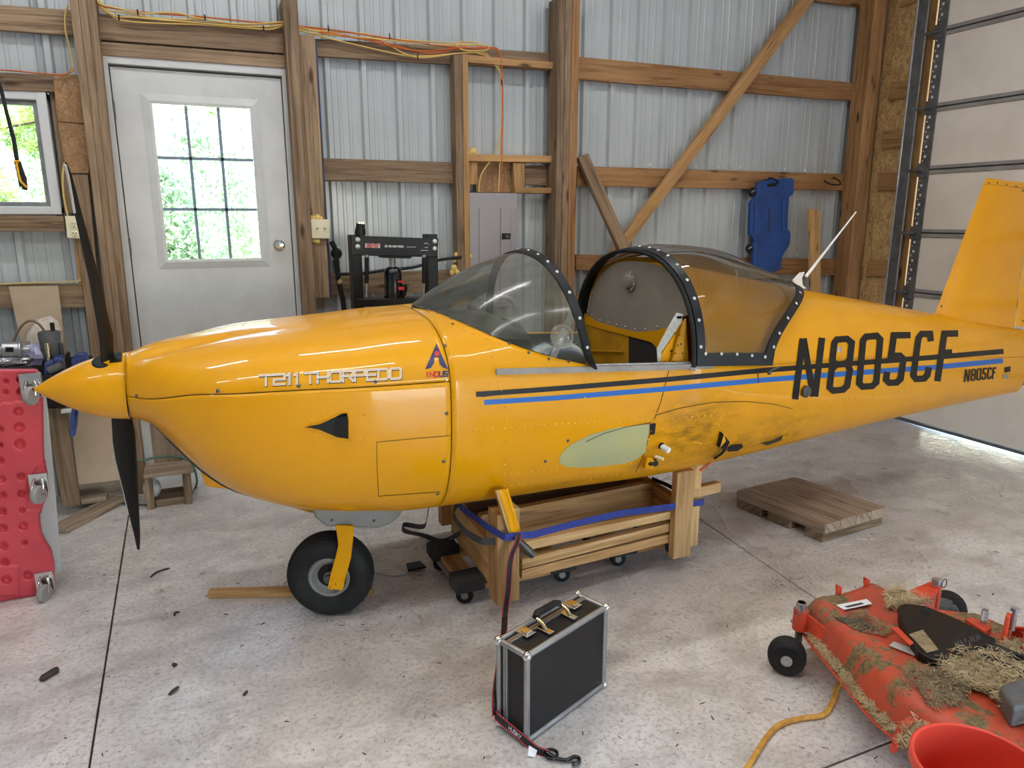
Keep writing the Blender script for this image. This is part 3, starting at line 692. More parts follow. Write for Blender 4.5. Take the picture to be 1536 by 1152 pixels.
mb.tube([pbl(x, y)-PN*.006 for x, y in ((97.8, 246), (102, 262), (107, 289), (110.5, 310), (112, 318))], .0045, 6); mb.build('pale_leading_edge', M['pale'], spn, smooth=60)
MB().tube([pbl(x, y)-PN*.008 for x, y in ((169.5, 660), (172, 684), (178, 706), (185.5, 735), (193, 770))], .0035, 6).build('pale_leading_edge', M['pale'], spn, smooth=60)
c = HUB+PD*.085
MB().lathe([(.036, 0), (.038, .022), (.034, .026)], c, PD, 20).build('blade_root_cuff', M['black'], spn, smooth=40)
mb = MB()
for x, y, r in ((160, 543, .0), ): 
    pass
q_ = [HUB+PD*.112+V(dx, 0, 0)+PN*dn+PD*dd for dx, dn, dd in ((.02, -.022, -.002), (.058, -.022, .004), (.058, .03, .004), (.02, .03, -.002))]
mb.prism(q_, PD*.006); mb.build('blade_cutout', M['black'], spn, smooth=30)

# nose gear
ng = MB().prism([ony(x, y, Y0-.11) for x, y in ((468, 764), (474, 778), (490, 790.5), (568, 793), (586, 787), (600, 775), (607, 764))], (0, .22, 0)).build('gear_fairing', M['fairing_grey'], A, bevel=.012, seg=3)
mb = MB()
for x, y in ((498, 780), (561, 781)): mb.dome(ony(x, y, Y0-.112), (0, -1, 0), .006, .003)
mb.build('screw', M['screw'], ng)
wc = ony(497, 864.5, 2.9); wc[2] = .181; WR_ = .181; st = math.radians(21); axl = V(-math.sin(st), -math.cos(st), 0)
tprof = [(.085, -.045), (.10, -.056), (.135, -.066), (.16, -.056), (.170, -.046), (.1735, -.042), (.1735, -.037), (.177, -.036), (.1785, -.023), (.174, -.022), (.174, -.018), (.180, -.017), (.181, 0), (.180, .017), (.174, .018), (.174, .022), (.1785, .023), (.177, .036), (.1735, .037), (.1735, .042), (.170, .046), (.16, .056), (.135, .066), (.10, .056), (.085, .045)]
MB().lathe(tprof, wc, axl, 64, caps=False).build('nose_tyre', M['rubber'], A, smooth=50)
MB().lathe([(.088, -.05), (.088, .046), (.08, .052), (.072, .050), (.062, .030), (.05, .022), (.022, .022), (.022, .05), (.0, .052)], wc, axl, 40, caps=True).build('wheel_hub', M['fairing_grey'], A, smooth=35)
MB().lathe([(.05, .0), (.05, .028), (.03, .03)], wc, axl, 24).build('brake_disc', M['black'], A, smooth=35)
def onplane(px, py, p0, n):
    d = ray(px, py); return O3+d*np.dot(p0-O3, n)/np.dot(d, n)
p0 = wc+axl*.078
strut = [onplane(x, y, p0, axl) for x, y in ((503, 788), (530, 789), (529, 812), (526, 838), (518, 868), (514, 886), (491, 884), (496, 860), (503, 836), (507, 818))]
o = MB().prism(strut, -axl*.014).build('gear_strut', M['yellow_flat'], A, bevel=.004)
mb = MB()
for x, y in ((500, 869), (513, 870), (505, 876), (497, 882.5), (510, 883)): mb.dome(onplane(x, y, p0, axl), axl, .0085, .006, 8)
mb.build('strut_bolt', M['yellow_flat'], o, smooth=40)
MB().cyl(wc+axl*.03, wc+axl*.066, .018, 14).build('axle', M['screw'], A, smooth=40)
MB().cyl(onplane(516, 792, p0, axl)-axl*.01+V(0, .05, .12), onplane(516, 792, p0, axl)-axl*.01+V(0, .05, -.01), .03, 14).build('strut_collar', M['fairing_grey'], A, smooth=40)

# main gear leg stub with its fairing
g0, g1, g2 = ony(752, 738, 2.53), ony(773, 806, 2.50), ony(797, 831, 2.49)
leg = MB().tube([ony(752, 745, 2.50), ony(775, 808, 2.485), ony(790, 824, 2.48), ony(799, 832, 2.475)], [.016, .018, .025, .024], 16, flat=.75).build('gear_leg', M['grey_wood'] if 0 else M['screw'], A, smooth=50)
mb = MB(); d_ = g1-g0; sd = V(.042, 0, .006)
for k in range(2):
    pass
rows = []
for t in [k/10 for k in range(11)]:
    l_ = V(741, 736, 0)*(1-t)+V(765, 815, 0)*t; r_ = V(762, 733, 0)*(1-t)+V(783, 803, 0)*t
    rows.append([ony(l_[0]*(1-q)+r_[0]*q, l_[1]*(1-q)+r_[1]*q, 2.475-.030*math.sin(PI*min(1, q*1.15))**.7 if q < .87 else 2.475) for q in [j/14 for j in range(15)]])
fo = mb.grid(rows).build('leg_fairing', M['yellow'], A, smooth=60); so = fo.modifiers.new('thickness', 'SOLIDIFY'); so.thickness = .003
MB().tube([ony(745, 736, 2.452), ony(768, 812, 2.452)], .003, 6).build('fairing_edge', M['pale_screw'], A, smooth=50)

# fin and rudder
def finsec(zf, le, te, th, n=10):
    return [V(le+(te-le)*t, Y0-s*th*(math.sqrt(t)*1.9*(1-t)+.12*min(1, t*6)*(1-.5*t))*.62, zf) for s, ts in ((1, [i/n for i in range(n+1)]), (-1, [1-i/n for i in range(n+1)])) for t in ts]
fb0, fb1, ft0, ft1 = ony(1402, 472, Y0), ony(1520, 494, Y0), ony(1478, 268, Y0), ony(1548, 276, Y0)
def fin_at(t, a0, a1, b0, b1, th): 
    le = a0+(b0-a0)*t; te = a1+(b1-a1)*t; r = finsec(0, le[0], te[0], th)
    for p in r: f = (p[0]-le[0])/(te[0]-le[0]); p[2] = le[2]+(te[2]-le[2])*f
    return r
rows = [fin_at(t, fb0, fb1, ft0, ft1, .10-.04*t) for t in (-.06, 0, .25, .5, .75, .96)]
fin = MB().grid(rows, closeu=True, caps=True).build('fin', M['yellow'], A, smooth=50)
rows = [fin_at(t, fb0, fb1, ft0, ft1, th) for t, th in ((.962, .063), (.985, .052), (1.0, .03), (1.006, .01))]
tp = MB().grid(rows, closeu=True, caps=True).build('fin_tip', M['yellow'], fin, smooth=70)
mb = MB()
for x, y in ((1483, 274), (1496, 274), (1510, 277), (1524, 280), (1534, 286)):
    mb.dome(ony(x, y, Y0-.03), (0, -1, 0), .006, .005, 6)
for x, y in ((1412, 459),): mb.dome(ony(x, y, Y0-.03), (0, -1, 0), .008, .005, 6)
mb.build('fin_screw', M['screw'], fin)
r0, r1, q0, q1 = fb1+V(.012, 0, .02), fb1+V(.30, 0, .0), ft1+V(.012, 0, 0), ft1+V(.18, 0, 0)
rud = MB().grid([fin_at(t, r0, r1, q0, q1, .045) for t in (0, .5, 1)], closeu=True, caps=True).build('rudder', M['yellow'], A, smooth=50)
mb = MB()
for z in [r0[2]+.03+.055*i for i in range(8)]: mb.box((r0[0]+.03, Y0-.024, z), (r0[0]+.2, Y0-.021, z+.006))
mb.build('rudder_rib', M['seam'], rud)

# windshield, its bow, and the sliding canopy
def arch(X, z0, hw, h, n, k=36, yc=Y0): return [V(X, yc-hw*math.copysign(abs(math.cos(t))**(2/n), math.cos(t)), z0+h*abs(math.sin(t))**(2/n)) for t in [PI*i/k for i in range(k+1)]]
bow = arch(1.375, 1.085, .5, .428, 2.15)
for i, p in enumerate(bow): p[0] = 1.40-.05*((p[2]-1.085)/.428)
bl = []
for i in range(37):                                      # lower edge on the skin: side, round the nose of the glass, other side
    t = i/36; s = abs(2*t-1); X = XF+.012+(1.40-XF-.012)*s**1.25; z = min(f_cut(X)+.0, f_zt(X)); side = -1 if t < .5 else 1
    bl.append(V(X, Y0+side*halfw(X, min(z, f_zt(X)-.0005)) if s > .02 else Y0, z+.002))
rows = []
for k in range(15):
    t = k/14; r = []
    for i in range(37):
        p = bl[i]*(1-t)+bow[i]*t; a = math.sin(PI*t)*.028*math.sin(PI*min(max(i/36, .0), 1)); p = p+V(-a*.45, 0, a*.9)+V(0, -1 if i < 18 else 1 if i > 18 else 0, 0)*math.sin(PI*t)*.016*abs(math.cos(PI*i/36)); r.append(p)
    rows.append(r)
WS = rows
wsh = MB().grid(rows).build('windshield', M['windshield_glass'], A, smooth=180)
def band(path, dirs, wd, name, mat, parent, th=.006):
    mb = MB(); rows = []
    for i, (p, d) in enumerate(zip(path, dirs)):
        t = path[min(i+1, len(path)-1)]-path[max(i-1, 0)]; n = np.cross(t, d); n /= np.linalg.norm(n)+1e-9; d = d/np.linalg.norm(d)
        rows.append([p-n*th/2, p+d*wd-n*th/2, p+d*wd+n*th/2, p+n*th/2])
    return mb.grid(rows, closeu=True, caps=True).build(name, mat, parent, smooth=35)
wb_ = band(bow, [(WS[10][i]-bow[i]) for i in range(37)], .040, 'windshield_bow', M['black'], A, .012)
mb = MB()
for i in (2, 5, 8, 11, 13, 15, 17, 19):
    d = (WS[11][i]-bow[i]); d /= np.linalg.norm(d); n = V(0, bow[i][1]-Y0, (bow[i][2]-1.2)*1.2); n /= np.linalg.norm(n); mb.dome(bow[i]+d*.018+n*.007, n, .0075, .004, 8)
mb.build('bow_screw', M['pale_screw'], wb_, smooth=60)
# skirt line of screws below the glass
mb = MB()
for x, y in ((618, 462), (632, 461), (643, 465), (657, 470), (677, 478), (679, 486), (704, 488), (736, 502), (764, 515), (793, 529), (823, 538.5), (853, 542)):
    mb.dome(skin(x, y, .001), skin_n(x, y), .0062, .004, 8)
mb.build('skirt_screw', M['screw'], A, smooth=60)

KF = 36; CN = 20
f_ct = hermite([0, .15, .4, .7, 1], [1.503, 1.528, 1.512, 1.425, 1.318]); 
def can(v, i):
    t = PI*i/KF; s = abs(math.sin(t)); c = math.cos(t); xf = 1.895+.43*v; xt = 1.905+.925*v; z0 = 1.045-.035*v; hw = .512-.022*v; n = 2.25
    return V(xf+(xt-xf)*s**2.0, Y0-hw*math.copysign(abs(c)**(2/n), c), z0+(f_ct(v)-z0)*s**(2/n))
cr = [[can(k/CN, i) for i in range(KF+1)] for k in range(CN+1)]
CANO = MB().grid(cr).build('canopy', M['canopy_glass'], A, smooth=180)
fr = band(cr[0], [cr[2][i]-cr[0][i] for i in range(KF+1)], .042, 'canopy_front_frame', M['black'], CANO, .014)
MB().tube([p+V(-.012, 0, -.004) for p in cr[0]], .010, 8).build('rubber_seal', M['rubber'], CANO, smooth=60)
rr = band(cr[-1], [cr[-3][i]-cr[-1][i] for i in range(KF+1)], .05, 'canopy_rear_frame', M['black'], CANO, .010)
for s in (0, KF):
    q = [cr[k][s] for k in range(CN+1)]; in_ = 2 if s == 0 else KF-2
    band(q, [cr[k][in_]-cr[k][s] for k in range(CN+1)], .055, 'canopy_side_frame', M['black'], CANO, .012)
mb = MB()
def cscrew(k, i):
    p = can(k, i); n = np.cross(can(k+.01, i)-p, can(k, i+.05)-p); n /= np.linalg.norm(n); n = n if n[1] < 0 or n[2] > .8 else -n
    mb.dome(p+n*.0075, n, .008, .004, 8)
for i in (1.6, 4.2, 6.6, 9, 11.5, 13.5, 15.3, 16.8, 18.2): cscrew(.04, i)
for i in (2.4, 4.4, 6.8, 9.5, 12): cscrew(.965, i)
for k in (.1, .3, .5, .7, .88): cscrew(k, .95)
mb.build('canopy_screw', M['pale_screw'], CANO, smooth=60)
p = ony(1036, 551, 2.43); MB().cyl(p-V(.006, .02, .004), p+V(.016, .0, -.004), .008, 10).ball(p+V(.012, -.012, -.003), .009, 8).build('canopy_latch', M['galv'], CANO, smooth=60)
p = ony(1157, 555, 2.43); MB().tube([p, p+V(.03, -.01, .012), p+V(.05, 0, .012)], .004, 6).ball(p+V(-.01, 0, -.012), .01, 8).build('canopy_latch', M['screw'], CANO, smooth=60)

# canopy rail on the sill
o = MB()
ra, rb = skin(743, 555.5, .0), skin(1160, 551, .0)
rows = []
for i in range(25):
    t = i/24; X = ra[0]+(1.99-ra[0])*t; z = rail_z(X); y = skin_y(X, z-.01); rows.append([V(X, y-.012, z-.016), V(X, y-.012, z+.006), V(X, y-.004, z+.006), V(X, y+.002, z-.004), V(X, y+.002, z-.016)])
o = o.grid(rows, closeu=True, caps=True).build('canopy_rail', M['rail_grey'], A)
mb = MB()
for i in range(22): X = ra[0]+.03+i*.042; mb.dome(V(X, skin_y(X, rail_z(X)-.01)-.012, rail_z(X)-.005), (0, -1, 0), .003, .002, 6)
mb.build('rail_rivet', M['galv'], o)
MB().tube([V(1.40, skin_y(1.4, 1.07)+.004, rail_z(1.4)+.008), V(1.93, skin_y(1.93, 1.04)+.004, rail_z(1.93)+.008)], .006, 6).build('sill_bead', M['galv'], o, smooth=60)

# cockpit inside
def inner(x0, x1, zf, zr, name, mat, n=16):
    mb = MB()
    for side in (-1, 1):
        mb.grid([[sec(X, -PI/2+(ang_of(X, zr(X))+PI/2)*k/24, side, .012) for k in range(25)] for X in [x0+(x1-x0)*i/n for i in range(n+1)]])
    return mb.build(name, mat, A, fixn=False, smooth=180)
inner(XF+.1, 1.5, 0, lambda X: min(f_cut(X), f_zt(X))-.004, 'footwell_lining', M['dark_cabin'])
inner(1.5, XB-.004, 0, lambda X: rail_z(X)-.004, 'cabin_lining', M['dark_cabin'])
rows = []
for i in range(10):
    t = i/9; X = XF+.03+.33*t; r = []
    for k in range(13):
        u = -1+2*k/12; zz = 1.275-.012*t; hw = min(halfw(X, min(f_cut(X), f_zt(X)-.006))-.01, .44); zc = f_cut(X)-.004
        r.append(V(X, Y0+u*hw, min(zz-.05*u*u-.02*t, zz) if t > .2 else max(zc+.002, zz-.05*u*u)))
    rows.append(r)
MB().grid(rows).build('glareshield', M['glareshield'], A, smooth=180)
MB().prism([V(1.185, Y0-.44, .86), V(1.185, Y0-.44, 1.17), V(1.165, Y0-.25, 1.24), V(1.165, Y0+.25, 1.24), V(1.185, Y0+.44, 1.17), V(1.185, Y0+.44, .86)], (.02, 0, 0)).build('instrument_panel', M['dark_cabin'], A)
MB().box((1.22, Y0-.4, .62), (1.6, Y0+.4, .66)).build('seat_pan', M['dark_cabin'], A)
# bulkhead behind the seats, yellow carry-through and a dark panel for the shade of the baggage bay
bk = [V(XB-.004, p[1], p[2]) for p in ring(XB-.004, 40, -.002)]
BE = [onx(x, y, XB-.004) for x, y in ((868, 466), (880, 472), (893, 482), (914, 488), (935, 494), (953, 498), (970, 497.5), (985, 495), (1001, 491), (1014, 483), (1028, 472))]
f_be = hermite([-p[1] for p in BE], [p[2] for p in BE]); zbk = lambda y: f_be(-y)
top = sorted([p for p in bk if p[2] > zbk(p[1])+.004 and p[2] > 1.12], key=lambda p: math.atan2(p[2]-1.15, p[1]-Y0))
edge = [V(XB-.004, y, zbk(y)) for y in np.linspace(top[-1][1]+.004, top[0][1]-.004, 25)]
bh = MB().prism(list(top)+edge, (.004, 0, 0)).build('bulkhead', M['bulkhead'], A)
pc = onx(945, 422, XB-.006)
MB().lathe([(.052, 0), (.052, .005), (.036, .006), (.030, .026), (.0, .030)], pc, (-1, 0, 0), 24).build('round_flange', M['bulkhead'], bh, smooth=35)
mb = MB()
for k in range(8): a = 2*PI*k/8+.2; mb.dome(pc+V(-.006, .044*math.cos(a), .044*math.sin(a)), (-1, 0, 0), .005, .004, 6)
for x, y in ((882, 466), (887, 473), (900, 480), (913, 484), (925, 487), (938, 490), (952, 494), (968, 494), (986, 490)): mb.dome(onx(x, y, XB-.006), (-1, 0, 0), .006, .004, 6)
mb.build('bulkhead_screw', M['pale_screw'], bh, smooth=60)
def cab(px, X, name, mat, th=.004): return MB().prism([onx(x, y, X) for x, y in px], (th, 0, 0)).build(name, M[mat], A)
cab([(866, 463), (880, 472), (893, 482), (914, 488), (935, 494), (953, 498), (970, 497.5), (985, 495), (1001, 491), (1012, 482), (1008, 505), (1000, 524), (990, 545), (986, 548), (985, 523), (982, 518), (976, 513), (942, 504), (907, 495), (882, 488), (866, 482)], XB-.012, 'seat_back_frame', 'yellow_flat')
cab([(860, 478), (882, 486), (907, 493), (944, 503), (944, 560), (860, 560)], XB-.0065, 'cabin_side_panel', 'interior', .002)
cab([(943, 502), (976, 511), (984, 516), (990, 524), (992, 560), (943, 560)], XB-.0066, 'bay_shade_panel', 'dark_cabin', .002)  # flat dark sheet stands in for the shade inside the open bay
MB().tube([onx(x, y, XB-.016) for x, y in ((880, 526.5), (934, 527.5))], .004, 6).build('stiffener', M['interior'], A)
MB().prism([ony(x, y, 2.50) for x, y in ((990, 550), (991, 534), (1007, 509), (1025, 482), (1026.5, 487), (1017, 509), (1007, 550))], (0, .012, 0)).build('shoulder_frame', M['yellow_flat'], A)
MB().prism([ony(x, y, 2.475) for x, y in ((1007, 550), (1033, 550), (1029, 478), (1026, 484), (1017, 509))], (0, .01, 0)).build('shoulder_panel', M['interior'], A)
mb = MB()
for x, y in ((1012, 500), (1019, 503), (1017, 518), (1013, 530), (1010, 542), (1021, 516), (1024, 530)): mb.dome(ony(x, y, 2.474), (0, -1, 0), .004, .003, 6)
mb.ball(ony(1007, 526.5, 2.498), .006, 8); mb.build('shoulder_rivet', M['seam'], A)['kind'] = 'stuff'
MB().prism([ony(x, y, 2.492) for x, y in ((1015, 469), (1025, 471), (1023, 482), (992, 528), (990, 549), (986.5, 541), (985.5, 523), (1004, 488))], (0, .004, 0)).build('seat_belt', M['seatbelt'], A)
MB().box(ony(1016, 473, 2.49)-V(.0, .0, .004), ony(1024, 479, 2.486)+V(0, .004, .004)).build('belt_buckle', M['galv'], A)
MB().ribbon([ony(861, 462, 3.36), ony(850, 490, 3.36), ony(836, 520, 3.35), ony(826, 545, 3.33)], .05, (1, .1, .2), .002).build('seat_belt', M['seatbelt'], A)
p = ony(859, 445, 3.4); MB().cyl(p, p+V(-.02, -.03, 0), .018, 10).build('far_latch', M['galv'], A, smooth=50)
# round vent in the near side of the windshield
vc = ony(842, 505, 2.42); vn = V(-.12, -1, .25); vn /= np.linalg.norm(vn)
o = MB().lathe([(.040, -.004), (.046, 0), (.046, .01), (.040, .013), (.036, .01), (.036, .0)], vc, vn, 32, caps=False).build('vent_ring', M['clear_vent'], A, smooth=50)
MB().lathe([(.036, .004), (.02, .010), (0, .011)], vc, vn, 24, caps=False).build('vent_disc', M['clear_vent'], A, smooth=50)
MB().tube([ony(859, 516, 2.46), ony(868, 513, 2.5)], .004, 6).build('vent_lever', M['black'], A)

# print on the body
BL = [(714, 591.5), (830, 583), (990, 570), (1150, 555), (1300, 543.5), (1400, 536), (1505, 527)]
strokes([BL], 7.5, 'black_stripe', M['stripe_black'], A, .0018, ext=0)
strokes([[(726, 603.5), (830, 597), (990, 584), (1150, 569.5), (1300, 558), (1400, 551), (1504, 541)]], 7.5, 'blue_stripe', M['stripe_blue'], A, .0018, ext=0)
patch([(714, 587.5), (722, 595.5), (735, 594), (735, 586)], 'black_stripe', M['stripe_black'], A, .0019)
Z2 = lambda x, y: (1150+x/2.88, 240+y/2.88)
REG = [[(123, 1020), (152, 785)], [(160, 785), (198, 1008)], [(209, 1008), (236, 782)],
       [(302, 776), (345, 773), (366, 790), (358, 862), (344, 880), (298, 884), (282, 866), (291, 790), (302, 776)], [(344, 880), (358, 906), (346, 975), (328, 992), (285, 996), (270, 982), (279, 906), (298, 884)],
       [(428, 764), (474, 760), (489, 776), (472, 960), (454, 976), (412, 979), (398, 964), (415, 780), (428, 764)],
       [(606, 757), (548, 758), (536, 846)], [(536, 846), (574, 845), (589, 860), (577, 945), (560, 961), (527, 962), (514, 948), (517, 928)],
       [(706, 770), (704, 752), (668, 752), (654, 770), (632, 930), (644, 946), (679, 944), (693, 928), (697, 908)],
       [(812, 750), (766, 751), (738, 942)], [(762, 834), (786, 832)]]
N_ = 'registration_letter'
for grp in (REG[0:3], REG[3:5], REG[5:6], REG[6:8], REG[8:9], REG[9:11]):
    strokes([[Z2(*p) for p in l] for l in grp], 9.6, N_, M['stripe_black'], A, .0027, step=8)
    def sm(x, y):
        u = (x-108)/717; vb = 1035-u*85; vt = 772-u*40; v = (y-vb)/(vt-vb); return Z2(850+u*140, 958-u*12+v*(-52))
    strokes([[sm(*p) for p in l] for l in grp], 2.6, 'small_registration_letter', M['stripe_black'], A, .0024, step=6)
patch([(1506, 551), (1515, 549), (1515, 557), (1506, 559)], 'data_plate', M['black'], A, .003)
patch([(1504, 562), (1512, 561), (1512, 567), (1504, 568)], 'maker_plate', M['galv'], A, .003)
# stroke letters for the smaller print
GL = {'T': [[(0, 6), (4, 6)], [(2, 6), (2, 0)]], '2': [[(0, 6), (4, 6), (4, 3), (0, 3), (0, 0), (4, 0)]], '1': [[(1.2, 5.2), (2.6, 6), (2.6, 0)]], 'H': [[(0, 0), (0, 6)], [(4, 0), (4, 6)], [(0, 3), (4, 3)]],
      'O': [[(.4, 0), (3.6, 0), (4, .6), (4, 5.4), (3.6, 6), (.4, 6), (0, 5.4), (0, .6), (.4, 0)]], 'R': [[(0, 0), (0, 6), (4, 6), (4, 3), (0, 3)], [(2.2, 3), (4, 0)]], 'P': [[(0, 0), (0, 6), (4, 6), (4, 3), (0, 3)]],
      'E': [[(4, 0), (0, 0), (0, 6), (4, 6)], [(0, 3), (3.6, 3)]], 'D': [[(0, 0), (0, 6), (3.3, 6), (4, 5), (4, 1), (3.3, 0), (0, 0)]], 'I': [[(2, 0), (2, 6)]], 'N': [[(0, 0), (0, 6), (4, 0), (4, 6)]], 'U': [[(0, 6), (0, .6), (.6, 0), (3.4, 0), (4, .6), (4, 6)]],
      'S': [[(0, 0), (4, 0), (4, 3), (0, 3), (0, 6), (4, 6)]], 'K': [[(0, 0), (0, 6)], [(4, 6), (0, 2.6)], [(1.2, 3.4), (4, 0)]], 'Y': [[(0, 6), (2, 3), (4, 6)], [(2, 3), (2, 0)]], 'M': [[(0, 0), (0, 6), (2, 3), (4, 6), (4, 0)]], '0': [[(0, 0), (4, 0), (4, 6), (0, 6), (0, 0)]], '-': [[(.6, 3), (3.4, 3)]],
      'A': [[(0, 0), (2, 6), (4, 0)], [(.8, 2.2), (3.2, 2.2)]], 'B': [[(0, 0), (0, 6), (3.4, 6), (3.8, 4.6), (3.2, 3), (0, 3)], [(3.2, 3), (4, 1.6), (3.6, 0), (0, 0)]], 'L': [[(0, 6), (0, 0), (4, 0)]]}
def text_lines(s, adv, fn):      # fn(u, v): u along the text in letter units, v 0..1 up
    out = []; u = 0
    for ch in s:
        if ch in GL: out.append([[fn(u+x/4*(adv-.30), y/6) for x, y in l] for l in GL[ch]])
        u += adv if ch != ' ' else adv*.55
    return out, u
def tfn(x, v):
    f = (x-389)/213; return (x, 578.3-f*10.8-v*(14.6+f*.2))
NAME = []
for ch, x0, x1 in (('T', 390, 408), ('2', 411, 427), ('1', 428, 438), ('1', 439, 449), ('T', 458, 473), ('H', 476.5, 492), ('O', 495.5, 511), ('R', 514.5, 529), ('P', 532.5, 547), ('E', 550.5, 564), ('D', 567.5, 582), ('O', 585.5, 601)):
    NAME.append([[tfn(x0+(x1-x0)*x/4, y/6) for x, y in l] for l in GL[ch]])
for l in NAME:
    strokes([[(x+.5, y+.6) for x, y in q] for q in l], 4.2, 'name_letter', M['stripe_black'], A, .0020, step=20); strokes(l, 3.3, 'name_letter_face', M['chalk'], A, .0026, step=20); strokes(l, 1.1, 'name_letter_core', M['rivet'], A, .0032, step=20)
patch([(654.5, 516), (637.5, 554.5), (646, 552), (651, 545), (651.5, 536), (658, 536), (659, 546), (664, 551.5), (672, 554)], 'emblem', M['navy'], A, .0024, 6)
patch([(655.3+4*math.cos(a), 531+4*math.sin(a)) for a in [2*PI*k/14 for k in range(14)]], 'emblem_dot', M['red_print'], A, .003, 4)
ls, tu = text_lines('INDUS', 1.3, lambda u, v: (638+u/6.2*33.5, 565.5-u/6.2*1.2-v*7))
for i, l in enumerate(ls): strokes(l, 2.0, 'emblem_letter', M['red_print'] if i < 3 else M['navy'], A, .0024, step=20)

# panel lines, seams, rivets, screws
strokes([[(565, 663), (565.5, 700), (568, 744)], [(568, 744), (660, 737.5)], [(565, 663), (675, 653)]], .9, 'panel_line', M['seam'], A, .0012, step=14)
strokes([[(1003, 556), (992, 600), (981, 630), (966, 680), (950, 716)]], 1.0, 'skin_lap', M['seam'], A, .0012)
strokes([[(1136, 553), (1137, 574)]], 1.2, 'skin_lap', M['seam'], A, .003)
strokes([[(879, 662), (905, 650), (940, 640), (975, 634)], [(985, 622), (1020, 612), (1070, 603), (1120, 602), (1160, 606), (1188, 613)]], 1.0, 'skin_lap', M['seam'], A, .003)
strokes([[(730, 508), (744, 545), (757, 610), (762, 645), (757, 720)], [(877, 556), (877, 632)]], .8, 'skin_lap', M['rivet'], A, .001)
RV = MB()
def rivrow(pts, gap, r=.0048):
    for (x0, y0), (x1, y1) in zip(pts[:-1], pts[1:]):
        n = max(1, int(math.hypot(x1-x0, y1-y0)/gap))
        for i in range(n): x, y = x0+(x1-x0)*i/n, y0+(y1-y0)*i/n; RV.dome(skin(x, y, .0003), skin_n(x, y), r, .0030, 6)
rivrow([(683, 648), (757, 643), (825, 637), (981, 631), (1076, 622), (1184, 611), (1218, 606), (1330, 590), (1480, 572)], 9)
rivrow([(757, 712), (825, 704), (905, 698), (956, 694)], 9.5); rivrow([(757, 728), (825, 722), (905, 715), (946, 710)], 9.5)
rivrow([(730, 508), (744, 547), (757, 610), (759, 640)], 11); rivrow([(757, 660), (757, 735)], 11); rivrow([(877, 560), (877, 632)], 11)
rivrow([(998, 562), (985, 620), (968, 672)], 12); rivrow([(1080, 625), (1076, 650)], 9); rivrow([(683, 600), (683, 640)], 14); rivrow([(650, 478), (668, 486), (724, 506)], 12)
rivrow([(1218, 640), (1260, 600)], 12); rivrow([(1240, 600), (1250, 510)], 14, .003); rivrow([(1095, 520), (1096, 545)], 9, .003)
o = RV.build('rivet_row', M['rivet'], A, smooth=60); o['kind'] = 'stuff'
def onscrew(name, mat, pts, r=.0075, h=.004, parent=A):
    mb = MB()
    for x, y in pts: mb.dome(skin(x, y, .0), skin_n(x, y), r, h, 10)
    return mb.build(name, mat, parent, smooth=60)
for x, y in ((205, 594), (327, 586.3), (448, 579), (563, 572.5), (667, 518.6), (670, 620), (665.5, 692), (656.5, 741), (818, 692), (852, 661)): onscrew('cowling_screw', M['screw'], [(x, y)])
onscrew('cowling_screw', M['brass'], [(670, 569.5)])
onscrew('scoop_rivet', M['rivet'], [(468, 631), (492, 620), (522, 613), (546, 622), (540, 657), (526, 661), (499, 657), (476, 652)], .0045, .003)
# cooling air scoop on the near cowling
SC = [(457, 640.5), (466, 637), (478, 635), (490, 630), (502, 624), (512, 619), (521, 618.5), (523, 630), (523, 657), (516, 657.5), (505, 656), (490, 650), (478, 645), (466, 642.5)]
o = patch(SC, 'air_scoop', M['black_gloss'], A, .003, 6)
MB().tube([skin(x, y, .004) for x, y in SC], .0028, 6, closed=True).build('scoop_lip', M['yellow'], o, smooth=60)
c0 = skin(518, 638, .0); MB().add([skin(503, 626, .004), skin(500, 652, .004), skin(521, 655, .022), skin(521, 621, .022)], [(0, 1, 2, 3)]).build('scoop_ramp', M['black_gloss'], o, fixn=False)
# bare wing root patch and fittings
patch([(838, 689), (842, 680), (855, 667), (885, 652), (925, 641), (974, 636), (972, 650), (968, 678), (955, 688), (940, 694), (905, 699), (870, 701), (850, 700), (840, 695)], 'bare_wing_root', M['primer'], A, .0022)
patch([(974, 635.5), (983.5, 634.5), (981.5, 651), (974.5, 652)], 'spar_slot', M['black'], A, .003, 6)
def stub(name, px, r, ln, mat, n2=None, dirn=None):
    p = skin(*px, -.005); n = skin_n(*px) if dirn is None else np.array(dirn)/np.linalg.norm(dirn)
    return MB().cyl(p, p+n*ln, r, 14, n2).build(name, M[mat], A, smooth=40)
stub('fitting_ring', (990, 667), .021, .014, 'yellow_flat'); stub('fitting_recess', (990, 667), .016, .016, 'black'); stub('white_hose_end', (991, 668.5), .013, .05, 'white', dirn=(.25, -1, -.25))
stub('pipe_end', (983, 685), .007, .04, 'ivory', dirn=(.6, -1, -.2)); stub('pipe_end', (1039, 664), .006, .04, 'rivet', dirn=(.8, -1, -.1))
p = skin(971, 693, 0); o = MB().prism([skin(x, y, .002) for x, y in ((963, 700), (966, 684), (975, 685), (979, 692), (976, 702))], (0, -.022, 0)).build('spar_lug', M['yellow_flat'], A, bevel=.003)
MB().cyl(p+V(0, -.028, 0), p+V(0, -.02, 0), .009, 12).build('lug_hole', M['black'], o, smooth=40)
MB().cyl(p+V(.02, -.03, -.0), p+V(.032, 0, 0), .014, 12).build('lug_bush', M['black'], A, smooth=40)
MB().prism([skin(x, y, .001) for x, y in ((1079, 646), (1091, 660), (1084, 672), (1074, 668))], (0, -.02, -.004)).build('flap_horn', M['black'], A, bevel=.003)
patch([(1079.5, 648), (1083, 657), (1074, 667)], 'flap_horn_plate', M['rivet'], A, .026, 6)
